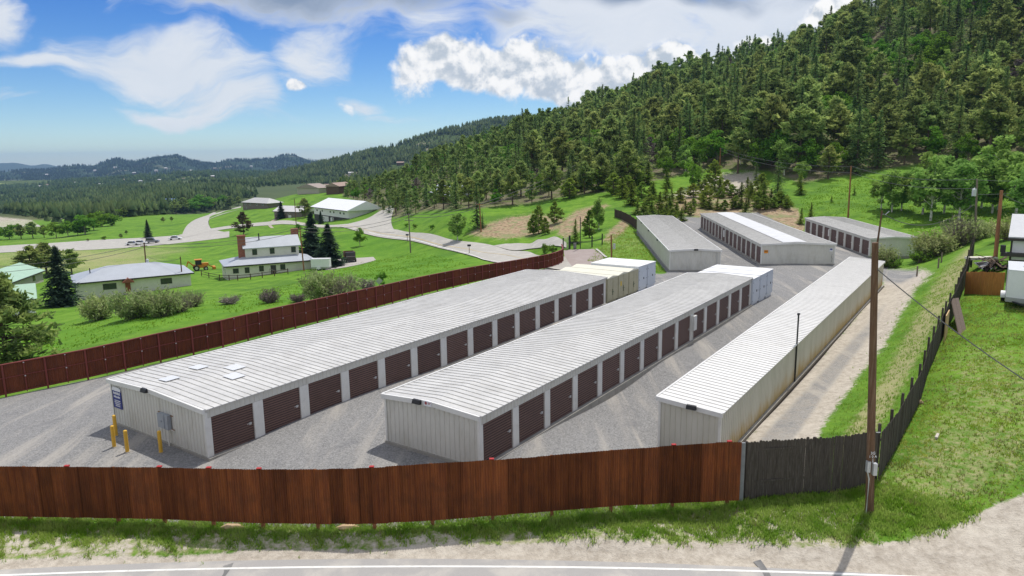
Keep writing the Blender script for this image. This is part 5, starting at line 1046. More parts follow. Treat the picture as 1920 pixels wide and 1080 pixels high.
b = MB(); b.box(-.3, .3, -.06, .06, 0, .09); o = b.build('wood_scrap', plain('pale_scrap', (.55, .50, .45), .8, .1)); o.location = gpt(1757, 819); o.rotation_euler = (0, 0, .9); tag(o, 'short pale board lying on the lawn right of the tall pole', 'board')
for q, s, l in (((1545, 940 - 300), .0, ''),): pass
for k, (q, l) in enumerate((((652, 991), 'pale tan flat rock under the middle of the rusty fence'), ((435, 990), 'orange-tan flat stone under the rusty fence at left'))):
    rs = random.Random(k); b = MB(); b.tube([(-.5, 0, .02), (-.2, 0, .05), (.3, .02, .05), (.55, 0, .02)], [.05, .16, .13, .04], 7); o = b.build('rock', plain('tan_rock', (.50, .36, .22), .9, .15)); o.location = gpt(*q); tag(o, l, 'rock')
for q, l in (((1717, 705), 'reddish stone at the foot of the plank fence, lawn side'),): b = MB(); b.tube([(-.15, 0, .05), (0, 0, .1), (.15, 0, .05)], [.05, .14, .05], 7); o = b.build('rock', MATS['tan_rock']); o.location = gpt(1726, 757); tag(o, l, 'rock')
for i, (q, l) in enumerate((((1719, 480 + 38), 'short grey post with wire on the weedy bank, nearest'), ((1759, 503), 'short dark post on the weedy bank near the dark fence'), ((1765, 492), 'short post with wire behind the dark post on the bank'))):
    b = MB(); b.tube([(0, 0, -.3), (0, 0, 1.2)], .09, 7); o = b.build('fence_post', POLEG); o.location = gpt(*q); tag(o, l, 'post')

# ------------------------------------------------------------------ trees, bushes, grass
PINEL = leaf('pine_needles', (.13, .205, .062), (.40, .48, .15), .28, .48, .55); FIRL = leaf('fir_needles', (.10, .195, .075), (.33, .44, .15), .28, .48, .6); SPRL = leaf('spruce_needles', (.035, .065, .042), (.085, .13, .08), .12, .3, .6)
ASPL = leaf('aspen_leaves', (.17, .31, .065), (.33, .50, .13), .2, .4, .8); YOUNGL = leaf('young_needles', (.13, .21, .035), (.29, .38, .075), .2, .45, .9); BRIGHTL = leaf('bright_leaves', (.10, .23, .025), (.19, .35, .05), .18, .4, .8)
WILLOWL = leaf('willow_leaves', (.25, .33, .10), (.46, .51, .25), .15, .5, .9); TWIGL = leaf('bare_twigs', (.20, .17, .16), (.36, .33, .31), .15, .1, 1.2); PURPL = leaf('purple_twigs', (.11, .085, .095), (.20, .165, .16), .15, .1, 1.2); GREYL = leaf('dead_needles', (.16, .13, .12), (.26, .22, .21), .15, .15, .8)
REDL = leaf('browning_needles', (.075, .07, .035), (.16, .12, .075), .15, .2, .7)
BARK = plain('bark', (.12, .085, .065), .95, .3, 2, stretch=(3, 3, .6)); ABARK = plain('aspen_bark', (.62, .61, .55), .8, .1, 1.2, dirt=(.10, .09, .08), dirt_amt=.8); BARKG = plain('grey_bark', (.24, .20, .175), .95, .2, 2)
def quads(C, A, B, taper=.35):
    """many small four-cornered leaf sprays: centre C, half length A, half width B, narrower at the tip"""
    V = np.stack([C - A - B, C - A + B, C + A + B * taper, C + A - B * taper], 1).reshape(-1, 3); F = np.arange(len(V)).reshape(-1, 4); return V, F
def unit(v): return v / (np.linalg.norm(v, axis=-1, keepdims=True) + 1e-9)
def rnd_dirs(rs, n): return unit(rs.normal(size=(n, 3)))
def trunk_np(h, r, lean=(0, 0), n=6, segs=5, rs=None):
    V = []; F = []
    for i in range(segs + 1):
        t = i / segs; rr = r * (1 - t) ** .8 + r * .08
        for k in range(n): a = 2 * math.pi * k / n; V.append((lean[0] * t + rr * math.cos(a), lean[1] * t + rr * math.sin(a), h * t - (.03 * h if i == 0 else 0)))
    for i in range(segs):
        for k in range(n): k2 = (k + 1) % n; F.append((i * n + k, i * n + k2, (i + 1) * n + k2, (i + 1) * n + k))
    return np.array(V), np.array(F)
def limbs(P0, P1, r):
    d = P1 - P0; a = unit(np.cross(d, rnd_dirs(np.random.RandomState(1), len(d)))); b = unit(np.cross(d, a)); V = np.stack([P0 + a * r, P0 - a * r * .5 + b * r, P0 - a * r * .5 - b * r, P1 + a * r * .3, P1 - a * r * .15 + b * r * .3, P1 - a * r * .15 - b * r * .3], 1).reshape(-1, 3)
    i = np.arange(len(d))[:, None] * 6; F = np.concatenate([i + np.array([[0, 1, 4, 3]]), i + np.array([[1, 2, 5, 4]]), i + np.array([[2, 0, 3, 5]])], 0); return V, F
def merge(parts):
    V = []; F = []; o = 0
    for v, f in parts: V.append(v); F.append(f + o); o += len(v)
    return np.concatenate(V), np.concatenate(F)
# all of unit height
def pine_np(seed, nb=80, clump=3, per=7, base=.28, R=.21, q=.034):
    rs = np.random.RandomState(seed); t = base + (1 - base) * rs.rand(nb) ** .85; prof = np.clip(np.sin(np.clip((t - base) / (1 - base), 0, 1) ** .75 * math.pi * .93 + .28), .12, 1) * (.75 + .5 * rs.rand(nb))
    lop = 1 + .3 * np.sin(rs.rand() * 6 + np.arange(nb)); L = R * prof * lop; az = rs.rand(nb) * 6.283; up = .05 + .5 * (t - .45) + rs.normal(0, .12, nb)
    d = np.stack([np.cos(az), np.sin(az), up], -1); p0 = np.stack([0 * t, 0 * t, t - .02], -1); C = []; O = []
    for k in range(clump):
        f = (.45 + .55 * (k + 1) / clump) * (1 - .1 * rs.rand(nb)); c = p0 + d * (L * f)[:, None]; c = np.repeat(c, per, 0) + rs.normal(0, .022, (nb * per, 3)) * np.array([1, 1, .75]); C.append(c); O.append(np.repeat(d, per, 0))
    C = np.concatenate(C); O = np.concatenate(O); A = unit(rnd_dirs(rs, len(C)) + unit(O) * .5 + np.array([0, 0, .55])); B = unit(np.cross(A, rnd_dirs(rs, len(C)))); s = q * (.7 + .6 * rs.rand(len(C)))[:, None]
    cr = quads(C, A * s, B * s * .42); lb = limbs(p0, p0 + d * (L * .85)[:, None], .0045); return cr, merge([trunk_np(.97, .017), lb])
def fir_np(seed, lev=21, br=8, base=.07, R=.225, q=.03, dro=.35, seg=4, fuzz=1.0):
    rs = np.random.RandomState(seed); C = []; A = []; Bv = []
    n = lev * br; t = np.repeat(np.linspace(base, .97, lev), br) + rs.normal(0, .012, n); az = rs.rand(n) * 6.283; L = R * (1 - t) ** .85 * (.72 + .5 * rs.rand(n)) * (1 + .12 * np.sin(t * 40 + rs.rand() * 6)) + .012
    d = np.stack([np.cos(az), np.sin(az), 0 * az], -1); sd_ = np.stack([-np.sin(az), np.cos(az), 0 * az], -1)
    for k in range(seg):
        f = (k + .75) / seg; w = q * (1.1 - .5 * f) * (.8 + .5 * rs.rand(n)) * (1.05 - .7 * np.clip(t, 0, 1))
        c = np.stack([0 * t, 0 * t, t], -1) + d * (L * f)[:, None] + np.array([0, 0, 1.]) * (-(f ** 1.4) * L * dro + .012 * fuzz * rs.normal(size=n))[:, None]
        for sgn in (-1, 1):
            C.append(c + sd_ * (sgn * w * .45)[:, None]); A.append(unit(d + sd_ * sgn * .75 + np.stack([0 * t, 0 * t, -.25 + .4 * rs.normal(size=n)], -1)) * (w * 1.15)[:, None]); Bv.append(unit(sd_ - d * sgn * .6 + np.stack([0 * t, 0 * t, .55 * rs.normal(size=n)], -1)) * (w * .5)[:, None])
    m = 26; tt = .88 + .13 * rs.rand(m); C.append(np.stack([rs.normal(0, .008, m), rs.normal(0, .008, m), tt], -1)); A.append(unit(rnd_dirs(rs, m) * .5 + np.array([0, 0, 1])) * .022); Bv.append(unit(rnd_dirs(rs, m)) * .008)
    return quads(np.concatenate(C), np.concatenate(A), np.concatenate(Bv)), trunk_np(.95, .015)
def leafy_np(seed, n=1500, base=.3, R=.24, q=.022, nl=22, stems=1, top=1.0, squash=1.0):
    rs = np.random.RandomState(seed); c = rnd_dirs(rs, nl) * (rs.rand(nl, 1) ** .5); z = base + (top - base) * (.5 + .5 * c[:, 2]); prof = np.sin(np.clip((z - base) / (top - base), .03, .97) * math.pi) ** .55; cc = np.stack([c[:, 0] * R * prof * 1.2, c[:, 1] * R * prof * 1.2, z], -1)
    k = rs.randint(0, nl, n); rad_ = R * (.34 + .18 * rs.rand(nl)); u = rnd_dirs(rs, n); C = cc[k] + u * (rad_[k] * rs.rand(n) ** .4)[:, None] * np.array([1, 1, .85]); C[:, 2] = np.minimum(C[:, 2], top * 1.02)
    A = unit(rnd_dirs(rs, n) + u * .5) ; B = unit(np.cross(A, rnd_dirs(rs, n))); s = q * (.7 + .6 * rs.rand(n))[:, None]
    tr = []
    for i in range(stems):
        a = rs.rand() * 6.28; tr.append(trunk_np(top * .86, .014 if stems == 1 else .010, (math.cos(a) * R * .5 * (stems > 1), math.sin(a) * R * .5 * (stems > 1))))
    p0 = np.stack([0 * cc[:, 0], 0 * cc[:, 0], np.maximum(base * .8, cc[:, 2] - .18)], -1); tr.append(limbs(p0, cc, .005)); return quads(C, A * s, B * s * .75, .5), merge(tr)
def bush_np(seed, n=1500, q=.05, ns=70, leafy=1.0):
    """wider than tall: arching stems from the ground with leaves out along them; unit height, about 1.3 wide"""
    rs = np.random.RandomState(seed); az = rs.rand(ns) * 6.283; sp = .15 + .55 * rs.rand(ns) ** .7; tip = np.stack([np.cos(az) * sp, np.sin(az) * sp, .28 + .80 * rs.rand(ns) * (1 - sp * .55)], -1); p0 = np.stack([np.cos(az) * .12 * rs.rand(ns), np.sin(az) * .12 * rs.rand(ns), 0 * az - .03], -1)
    k = rs.randint(0, ns, n); f = (.35 + .7 * rs.rand(n) ** .7)[:, None]; C = p0[k] + (tip - p0)[k] * f + rs.normal(0, .055, (n, 3)); A = unit(rnd_dirs(rs, n) + unit(tip - p0)[k] * .8); B = unit(np.cross(A, rnd_dirs(rs, n))); s = q * (.6 + .7 * rs.rand(n))[:, None]
    m2 = ns * 3; k2 = rs.randint(0, ns, m2); f2 = (.3 + .5 * rs.rand(m2))[:, None]; a0 = p0[k2] + (tip - p0)[k2] * f2; return quads(C, A * s, B * s * .5), merge([limbs(p0, tip, .012), limbs(a0, a0 + rs.normal(0, .14, (m2, 3)) + np.array([0, 0, .1]), .006)])
def kit(fn, seeds, lm, tm, **k):
    out = []
    for s in seeds:
        (cv, cf), (tv, tf) = fn(s, **k); out.append((np_mesh('crown', cv, cf, lm, link=False), np_mesh('trunk', tv, tf, tm, link=False)))
    return out
KIT = {'pine': kit(pine_np, range(10, 16), PINEL, BARK), 'tallpine': kit(pine_np, range(20, 23), PINEL, BARK, base=.48, R=.18), 'fir': kit(fir_np, range(30, 35), FIRL, BARK), 'spruce': kit(fir_np, range(36, 39), SPRL, BARK, R=.27, base=.04, lev=26, br=14, q=.052, dro=.25),
       'aspen': kit(leafy_np, range(40, 45), ASPL, ABARK, n=2500, base=.14, R=.21, nl=36), 'bigpine': kit(pine_np, [95], PINEL, BARK, nb=190, per=9, base=.08, R=.27, q=.027), 'leafy': kit(leafy_np, range(50, 53), BRIGHTL, BARKG, base=.15, R=.32, q=.026), 'young': kit(fir_np, range(60, 64), YOUNGL, BARK, R=.30, base=.03, lev=13, br=9, q=.055, dro=-.15, fuzz=2), 'youngpine': kit(pine_np, range(64, 67), YOUNGL, BARK, base=.12, R=.27, nb=60, q=.045),
       'bush': kit(bush_np, range(70, 73), WILLOWL, BARKG, n=3200, q=.045), 'greenbush': kit(bush_np, range(73, 76), BRIGHTL, BARKG, n=1300, q=.055), 'twig': kit(bush_np, range(76, 78), TWIGL, BARKG, n=900, q=.05, ns=120), 'purple': kit(bush_np, range(78, 80), PURPL, BARKG, n=900, q=.05, ns=120), 'sparse': kit(bush_np, range(80, 82), WILLOWL, BARKG, n=500, q=.045, ns=130),
       'dead': kit(pine_np, range(84, 86), GREYL, BARKG, nb=60, per=4), 'red': kit(pine_np, range(86, 88), REDL, BARK, base=.15, R=.27), 'juniper': kit(leafy_np, range(88, 90), BRIGHTL, BARKG, base=.02, R=.34, q=.035, n=900)}
rt = random.Random(11)
def tree(kind, p, h, label, cat, group=None, name=None, wide=1.0, var=None, base=False):
    cm, tm = KIT[kind][var if var is not None else rt.randrange(len(KIT[kind]))]
    e = thing(name or 'tree', label, cat, p, rt.uniform(0, 6.28), group); e.scale = (h * wide, h * wide, h)
    share(cm, 'foliage' if 'bush' in (name or '') else 'crown', e); share(tm, 'stem' if 'bush' in (name or '') else 'trunk', e); return e
def th(px_, pt, pb, **k): f = gpt(px_, pb); return f, at(px_, pt, y=f[1])[2] - f[2]
# single trees and bushes one can point to: kind, foot x, top y, foot y, label, category, width factor
for kind, x, yt, yb, lab, cat, wd in [
    ('bigpine', 16, 515, 700, 'large pine at the left edge behind the red fence', 'pine tree', 1.45), ('youngpine', 80, 610, 646, 'small bushy pine next to the large pine at left', 'pine tree', 1.5),
    ('spruce', 117, 462, 574, 'dark blue-green spruce between the green-roofed and the long white house', 'spruce tree', 1.25), ('pine', 60, 462, 520, 'broad dark pine behind the green roofs, left of the spruce', 'pine tree', 2.2), ('pine', 135, 468, 515, 'dark pine right behind the spruce by the long house', 'pine tree', 1.8), ('pine', 88, 455, 515, 'broad dark pine directly behind the spruce', 'pine tree', 2.0),
    ('spruce', 588, 398, 492, 'taller left spruce of the two beside the two-storey house', 'spruce tree', 1.4), ('spruce', 618, 420, 500, 'right spruce of the two beside the two-storey house', 'spruce tree', 1.6),
    ('red', 457, 398, 440, 'browning pine beside the pale curving road', 'pine tree', 1.35), ('spruce', 278, 412, 446, 'lone dark spruce on the meadow beyond the highway', 'spruce tree', 1.0), ('pine', 306, 407, 417, 'small round pine on the far meadow, left of a pair', 'pine tree', 1.8), ('pine', 322, 406, 415, 'small round pine on the far meadow, right of a pair', 'pine tree', 1.7),
    ('pine', 227, 438, 447, 'small dark shrub-like pine on the highway verge', 'pine tree', 2.0), ('juniper', 195, 442, 450, 'small green bush on the highway verge, middle of three', 'bush', 1.5), ('pine', 165, 447, 453, 'dark low bush on the highway verge, leftmost', 'bush', 2.0), ('pine', 237, 432, 439, 'tiny bush on the meadow slope above the highway', 'bush', 1.8),
    ('fir', 895, 345, 428, 'tall fir standing behind the roadside utility pole', 'fir tree', 1.15), ('aspen', 858, 395, 452, 'bushy green tree at the road bank, lowest by the road', 'aspen tree', 1.25), ('fir', 905, 400, 428, 'small fir right of the pole on the green bank', 'fir tree', 1.2),
    ('youngpine', 1010, 385, 438, 'tallest young pine of the clump on the orange bank', 'pine tree', 1.0), ('youngpine', 1000, 402, 440, 'left young pine of the clump on the orange bank', 'pine tree', 1.1), ('youngpine', 1022, 408, 440, 'right young pine of the clump on the orange bank', 'pine tree', 1.1), ('youngpine', 1040, 378, 420, 'young pine standing alone upslope of the orange bank clump', 'pine tree', 1.1),
    ('young', 1079, 412, 456, 'young fir behind the black gate', 'fir tree', .95), ('youngpine', 1105, 394, 446, 'dark young pine beside the bright green tree on the orange bank', 'pine tree', 1.0), ('aspen', 1123, 372, 430, 'bright green leafy tree on the orange bank above the gate', 'aspen tree', 1.15),
    ('juniper', 1022, 455, 475, 'trimmed green bush outside the curved end of the red fence, left one', 'bush', 1.1), ('juniper', 1035, 458, 480, 'trimmed green bush outside the curved end of the red fence, right one', 'bush', 1.1),
    ('juniper', 715, 508, 536, 'small dark green bush behind the diamond sign', 'bush', 1.0), ('leafy', 675, 428, 462, 'pale leafy sapling on the bank below the road', 'sapling', 1.0),
    ('bush', 187, 548, 599, 'round grey-green willow bush, leftmost in front of the long house', 'bush', .95), ('bush', 250, 540, 597, 'wide grey-green willow bush left of centre before the long house', 'bush', .95), ('bush', 305, 538, 592, 'wide grey-green willow bush before the long house window', 'bush', 1.0), ('sparse', 362, 540, 575, 'thin pale willow at the right end of the willow row', 'bush', 1.0), ('sparse', 338, 545, 585, 'half-bare willow near the thin brown pole', 'bush', 1.0),
    ('twig', 432, 552, 570, 'low bleached dead brush lying in the meadow', 'dead bush', 1.7), ('purple', 507, 540, 568, 'dark purplish leafless bush, left of two in the meadow', 'dead bush', 1.15), ('purple', 560, 548, 566, 'low purplish leafless bush right of its taller neighbour', 'dead bush', 1.5),
    ('bush', 603, 505, 566, 'big dark-hearted willow bush left of the pale one', 'bush', .9), ('sparse', 648, 508, 562, 'big pale silvery willow bush behind the red fence', 'bush', 1.05), ('bush', 625, 520, 563, 'green willow bush between the dark and the silvery one', 'bush', .9), ('twig', 690, 520, 545, 'pale feathery bush at the right end of the willow clump', 'bush', 1.0),
    ('sparse', 1798, 395, 462, 'tall half-bare grey shrub behind the dark fence top', 'shrub', .8), ('bush', 1750, 430, 480, 'dense white-flecked shrub right of the small back shed', 'shrub', 1.2), ('bush', 1830, 410, 450, 'green-grey shrub beside the transformer pole', 'shrub', 1.1), ('bush', 1890, 405, 450, 'green-grey shrub behind the rusty-brown pole', 'shrub', 1.1), ('bush', 1660, 460, 500, 'yellow-green shrub at the corner of the small back shed', 'shrub', .9), ('greenbush', 1725, 470, 492, 'low bright green bush on the weedy bank', 'bush', 1.6), ('greenbush', 1676, 480, 502, 'small green bush beside the yellow-green shrub', 'bush', 1.0),
    ('young', 1520, 380, 412, 'young fir on the bank left of the small back shed', 'fir tree', 1.0), ('young', 1502, 390, 420, 'young fir low on the broken rock bank', 'fir tree', 1.1), ('young', 1602, 350, 366, 'tiny fir on the bright slope right of the pale pole', 'fir tree', 1.0), ('young', 1559, 366, 380, 'tiny fir on the bright slope left of the pale pole', 'fir tree', 1.0), ('young', 1500, 325, 365, 'young fir on the grassy forest edge', 'fir tree', 1.1), ('fir', 1458, 300, 360, 'leafy-green young fir at the forest edge above the rock bank', 'fir tree', 1.5), ('fir', 1417, 305, 346, 'dark little fir on the pale bare slope', 'fir tree', 1.3),
    ('tallpine', 1415, 185, 308, 'tall bare-trunked pine, left of the pair on the bare slope', 'pine tree', 1.1), ('tallpine', 1447, 180, 312, 'tall dark-trunked pine, right of the pair on the bare slope', 'pine tree', 1.15), ('tallpine', 1383, 240, 325, 'round-topped pine on the bare slope beside the thin pole', 'pine tree', 1.3), ('fir', 1310, 290, 350, 'dark fir left of the thin pole at the bare slope', 'fir tree', 1.3), ('leafy', 1298, 300, 352, 'bright green leafy tree among dark firs on the bare slope edge', 'leafy tree', .9), ('youngpine', 1340, 300, 352, 'green pine just left of the thin pole', 'pine tree', 1.2),
    ('juniper', 778, 419, 428, 'low grey-green shrub on the green bank, right of three', 'shrub', 1.3), ('juniper', 762, 418, 426, 'low grey-green shrub on the green bank, middle of three', 'shrub', 1.3), ('juniper', 810, 420, 430, 'low dark shrub on the green bank near the bushy tree', 'shrub', 1.3),
    ('leafy', 560, 420, 434, 'pale olive shrub in the yard behind the two-storey house', 'shrub', 1.6), ('spruce', 528, 378, 410, 'dark spruce left of the brown house', 'spruce tree', 1.3), ('pine', 572, 372, 408, 'dark round pine between brown house and white barn', 'pine tree', 1.6), ('spruce', 602, 395, 420, 'top of a dark spruce in front of the white barn', 'spruce tree', 1.0)]:
    try:
        f, h = th(x, yt, yb); tree(kind, f, h, lab, cat, None, 'bush' if cat in ('bush', 'shrub', 'dead bush') else {'pine tree': 'pine_tree', 'spruce tree': 'spruce_tree', 'fir tree': 'fir_tree', 'aspen tree': 'aspen_tree'}.get(cat, 'tree'), wd)
    except ValueError as ex: print('skip', lab, ex)
# aspens on the slope at right
for x, yt, yb, lab in [(1730, 285, 402, 'tall aspen at the left of the grove, white trunk leaning'), (1672, 318, 398, 'short dense aspen at the left edge of the grove'), (1770, 290, 400, 'aspen with two white trunks, middle of the grove'), (1745, 295, 414, 'aspen with a forked white trunk at the centre'), (1798, 288, 412, 'aspen nearest the sheds, white trunk standing lowest'), (1690, 315, 395, 'slim aspen second from the left of the grove'),
                        (1840, 282, 390, 'aspen behind the transformer pole'), (1872, 258, 395, 'tallest bright aspen at the right of the grove'), (1905, 275, 400, 'wide aspen at the right edge of the photo'), (1860, 300, 400, 'aspen between the transformer pole and the rusty pole'), (1930, 310, 420, 'aspen cut by the right edge of the photo'), (1820, 300, 388, 'aspen half hidden in the middle back of the grove'), (1652, 330, 392, 'small aspen-like tree at the grove edge by the firs')]:
    try: f, h = th(x, yt, yb); tree('aspen', f, h, lab, 'aspen tree', 'aspens on the grassy slope', 'aspen_tree', 1.3)
    except ValueError as ex: print('skip', lab, ex)
# low pines set out over the bare bank
rsb = random.Random(21); nb_ = 0
yp = [(rsb.randint(1175, 1475), rsb.randint(360, 408), rsb.randint(20, 36)) for _ in range(26)] + [(1207, 412, 30), (1222, 400, 25), (1240, 402, 22), (1255, 396, 28), (1268, 405, 24), (1285, 398, 22), (1300, 392, 20), (1318, 385, 24), (1276, 380, 26), (1248, 376, 30), (1225, 372, 30), (1203, 375, 34), (1183, 385, 42), (1167, 372, 40), (1150, 365, 40), (1330, 392, 24), (1345, 394, 22), (1358, 395, 20), (1375, 392, 22), (1390, 390, 24), (1403, 388, 20), (1372, 370, 24), (1390, 368, 26), (1410, 372, 24), (1432, 368, 28), (1446, 378, 24), (1352, 372, 20), (1300, 370, 26), (1320, 362, 26), (1340, 360, 20), (1218, 390, 28), (1262, 412, 22), (1278, 414, 24), (1234, 414, 22), (1195, 402, 26), (1425, 376, 22), (1462, 384, 26), (1475, 392, 22), (1135, 352, 40), (1118, 360, 42), (1095, 352, 44), (1080, 360, 36), (1068, 372, 38), (1165, 350, 42), (1190, 348, 44), (1215, 345, 40), (1250, 352, 34)]
for x, yb, hp in yp:
    if rsb.random() < .0: continue
    f, h = th(x, yb - hp, yb); big = hp > 32
    tree('young' if rsb.random() < .6 else 'youngpine', f, h, 'small bright green young pine on the bare orange bank behind the sheds' if not big else 'young pine at the upper edge of the bare bank, taller than those below', 'pine tree', 'young pines on the bare bank' if not big else 'young pines at the bank top', 'young_pine', rt.uniform(1.4, 1.9))
# roadside wood line beyond the highway: countable round trees
for i, (x, yb, hp) in enumerate([(-8, 450, 22), (18, 449, 24), (40, 448, 22), (62, 447, 26), (83, 446, 20), (106, 446, 24), (128, 444, 24), (146, 441, 22), (160, 440, 32), (176, 432, 26), (192, 425, 26), (208, 423, 20), (55, 438, 16), (35, 436, 14), (212, 410, 16), (232, 408, 16), (250, 405, 20), (268, 404, 18), (290, 402, 20), (330, 401, 22), (345, 399, 24), (362, 397, 20), (380, 394, 26), (398, 392, 18), (178, 414, 12), (195, 408, 10), (432, 392, 20), (448, 385, 14), (418, 388, 18)]):
    try: f, h = th(x, yb - hp, yb); h *= 1.2; tree(rt.choice(['leafy', 'pine', 'juniper', 'pine']) if i > 11 else rt.choice(['juniper', 'leafy', 'pine']), f, h, 'round green tree in the tree line at left beyond the highway' if x < 215 else 'dark tree in the far tree line above the bright meadow', 'tree', 'tree line beyond the highway' if x < 215 else 'far tree line above the meadow', 'tree', 1.7)
    except ValueError: pass

# the hillside forest
def inpoly(poly, P): return sdf(poly, P) > 0
rs = np.random.RandomState(5)
N_ = 70000; yy = np.exp(rs.uniform(math.log(135), math.log(600), N_)); xx = rs.uniform(-.34, .80, N_) * yy; keep = rs.rand(N_) < (yy / 600) ** 2 * 1.9 + .12
xx, yy = xx[keep], yy[keep]; zz = hz(xx, yy); pr = project(np.stack([xx, yy, zz], -1)); ok = (pr[:, 0] > 640) & (pr[:, 0] < 2000) & inpoly(Z_FOREST, pr[:, :2]); xx, yy, zz, pr = xx[ok], yy[ok], zz[ok], pr[ok]
# hidden behind the crest: skip trees whose tops cannot show
acc = []; cell = {}
order = rs.permutation(len(xx)); clear = [(1340, 318, 70, 18), (1400, 322, 70, 18), (1470, 60, 0, 0)]
for i in order:
    sp = 4.4 + 1.5 * rs.rand() + max(0, (yy[i] - 260)) * .006; c = (int(xx[i] // 6), int(yy[i] // 6)); bad = False
    if abs(pr[i, 0] - 1390) < 60 and 296 < pr[i, 1] < 330 and rs.rand() < .8: continue
    for a in (-1, 0, 1):
        for b_ in (-1, 0, 1):
            for j in cell.get((c[0] + a, c[1] + b_), ()):
                if (xx[i] - xx[j]) ** 2 + (yy[i] - yy[j]) ** 2 < sp * sp: bad = True
    if not bad: acc.append(i); cell.setdefault(c, []).append(i)
rec = []
for i in acc:
    clumpn = math.sin(xx[i] * .045 + 1.3) * math.sin(yy[i] * .05 + .4) + math.sin(xx[i] * .11 + yy[i] * .07) * .6; r = rs.rand()
    if clumpn > .62 and r < .75: k, h = 'leafy' if rs.rand() < .5 else 'aspen', rs.uniform(6.5, 11)
    elif r < .04: k, h = 'dead', rs.uniform(7, 11)
    elif r < .40 + .25 * (pr[i, 0] < 1200): k, h = 'pine', rs.uniform(10, 16.5)
    elif r < .46: k, h = 'tallpine', rs.uniform(14, 19)
    elif r < .90: k, h = 'fir', rs.uniform(9, 19)
    else: k, h = 'leafy', rs.uniform(5, 9)
    h *= .72 if pr[i, 0] < 960 else .88 if pr[i, 0] < 1100 else 1.0
    if pr[i, 1] > 335: h *= .75
    rec.append((h / yy[i], k, i, h))
rec.sort(reverse=True); cnt = {}; lods = {}; forest = []
CATS = {'pine': 'pine tree', 'tallpine': 'pine tree', 'fir': 'fir tree', 'leafy': 'leafy tree', 'aspen': 'aspen tree', 'dead': 'dead tree'}
LIM = {'pine tree': 225, 'fir tree': 250, 'leafy tree': 90, 'aspen tree': 60, 'dead tree': 30}
for s_, k, i, h in rec:
    c = CATS[k]; cnt[c] = cnt.get(c, 0) + 1
    if cnt[c] <= LIM[c]:
        zone = ('at the left end of the forest above the road' if pr[i, 0] < 980 else 'along the lower edge of the hillside forest' if pr[i, 1] > 285 else 'in the middle of the wooded hillside' if pr[i, 1] > 190 else 'high on the wooded hillside')
        ad = {'pine': 'dark olive pine', 'tallpine': 'tall pine with a long bare trunk', 'fir': 'dark pointed fir', 'leafy': 'bright green leafy tree', 'aspen': 'fresh green aspen', 'dead': 'grey dead pine'}[k]
        tree(k, (xx[i], yy[i], zz[i] - .1), h, ad + ' ' + zone, c, ad + 's ' + zone, c.replace(' ', '_'), rs.uniform(.92, 1.2) * (1.25 if k == 'pine' else 1.12))
    else: forest.append((k, i, h))
def lod_mesh(k, seed):
    if k in ('pine', 'tallpine', 'dead'): c, t = pine_np(seed, nb=34, clump=2, per=5, q=.056, base=.25 if k != 'tallpine' else .45)
    elif k == 'fir': c, t = fir_np(seed, lev=12, br=6, q=.052, seg=3)
    else: c, t = leafy_np(seed, n=330, q=.048, base=.2, R=.28, nl=14)
    return c, t
LODS = {k: [lod_mesh(k, 100 + j) for j in range(4)] for k in ('pine', 'tallpine', 'dead', 'fir', 'leafy', 'aspen')}
LM = {'pine': 0, 'tallpine': 0, 'fir': 1, 'leafy': 2, 'aspen': 2, 'dead': 3}
def bake(name, items, mats):
    V = []; F = []; M = []; o = 0
    for k, p, h, w in items:
        (cv, cf), (tv, tf) = LODS[k][rs.randint(4)]; a = rs.rand() * 6.28; R2 = np.array([[math.cos(a), -math.sin(a), 0], [math.sin(a), math.cos(a), 0], [0, 0, 1]])
        for v, f, m in ((cv, cf, LM[k]), (tv, tf, 4)): V.append((v * np.array([h * w, h * w, h])) @ R2.T + p); F.append(f + o); M.append(np.full(len(f), m)); o += len(v)
    return np_mesh(name, np.concatenate(V), np.concatenate(F), mats, np.concatenate(M))
FM = [PINEL, FIRL, BRIGHTL, GREYL, BARK]
print('forest: single', sum(min(cnt[c], LIM[c]) for c in cnt), cnt, 'mass', len(forest))
o = stuff(bake('forest', [(k, np.array([xx[i], yy[i], zz[i] - .1]), h, rs.uniform(1.0, 1.35)) for k, i, h in forest], FM)); tag(o, 'dense mixed forest covering the upper hillside up to the skyline', 'forest')

# far woods on the ridges and the valley floor, each tree a small ragged cone
FARL = leaf('far_needles', (.030, .058, .026), (.085, .12, .048), .3, .1, .05)
def far_trees(name, P, H, label, mat=FARL):
    n = len(P); m = 6; a = np.arange(m) / m * 6.283; V = []; F = []; o = 0
    ang = a[None, :] + rs.rand(n, 1) * 6.28; w = H * rs.uniform(.16, .34, n); tiers = ((.08, .62, 1.0), (.40, 1.0, .68)); Vs = []
    for zb, zt, ww in tiers:
        rr = (w * ww)[:, None] * rs.uniform(.6, 1.35, (n, m)); ring = np.stack([P[:, :1] + rr * np.cos(ang), P[:, 1:2] + rr * np.sin(ang), P[:, 2:] + H[:, None] * (zb + rs.uniform(-.06, .06, (n, m)))], -1); ap = P + np.stack([0 * H, 0 * H, H * zt], -1)
        Vt = np.concatenate([ring, ap[:, None, :]], 1).reshape(-1, 3); b0 = np.arange(n)[:, None] * (m + 1); k = np.arange(m)[None, :]
        Ft = np.stack([b0 + k, b0 + (k + 1) % m, b0 + m + 0 * k], -1).reshape(-1, 3); V.append(Vt); F.append(Ft + o); o += len(Vt)
    ob = stuff(np_mesh(name, np.concatenate(V), np.concatenate(F), mat)); tag(ob, label, 'forest'); return ob
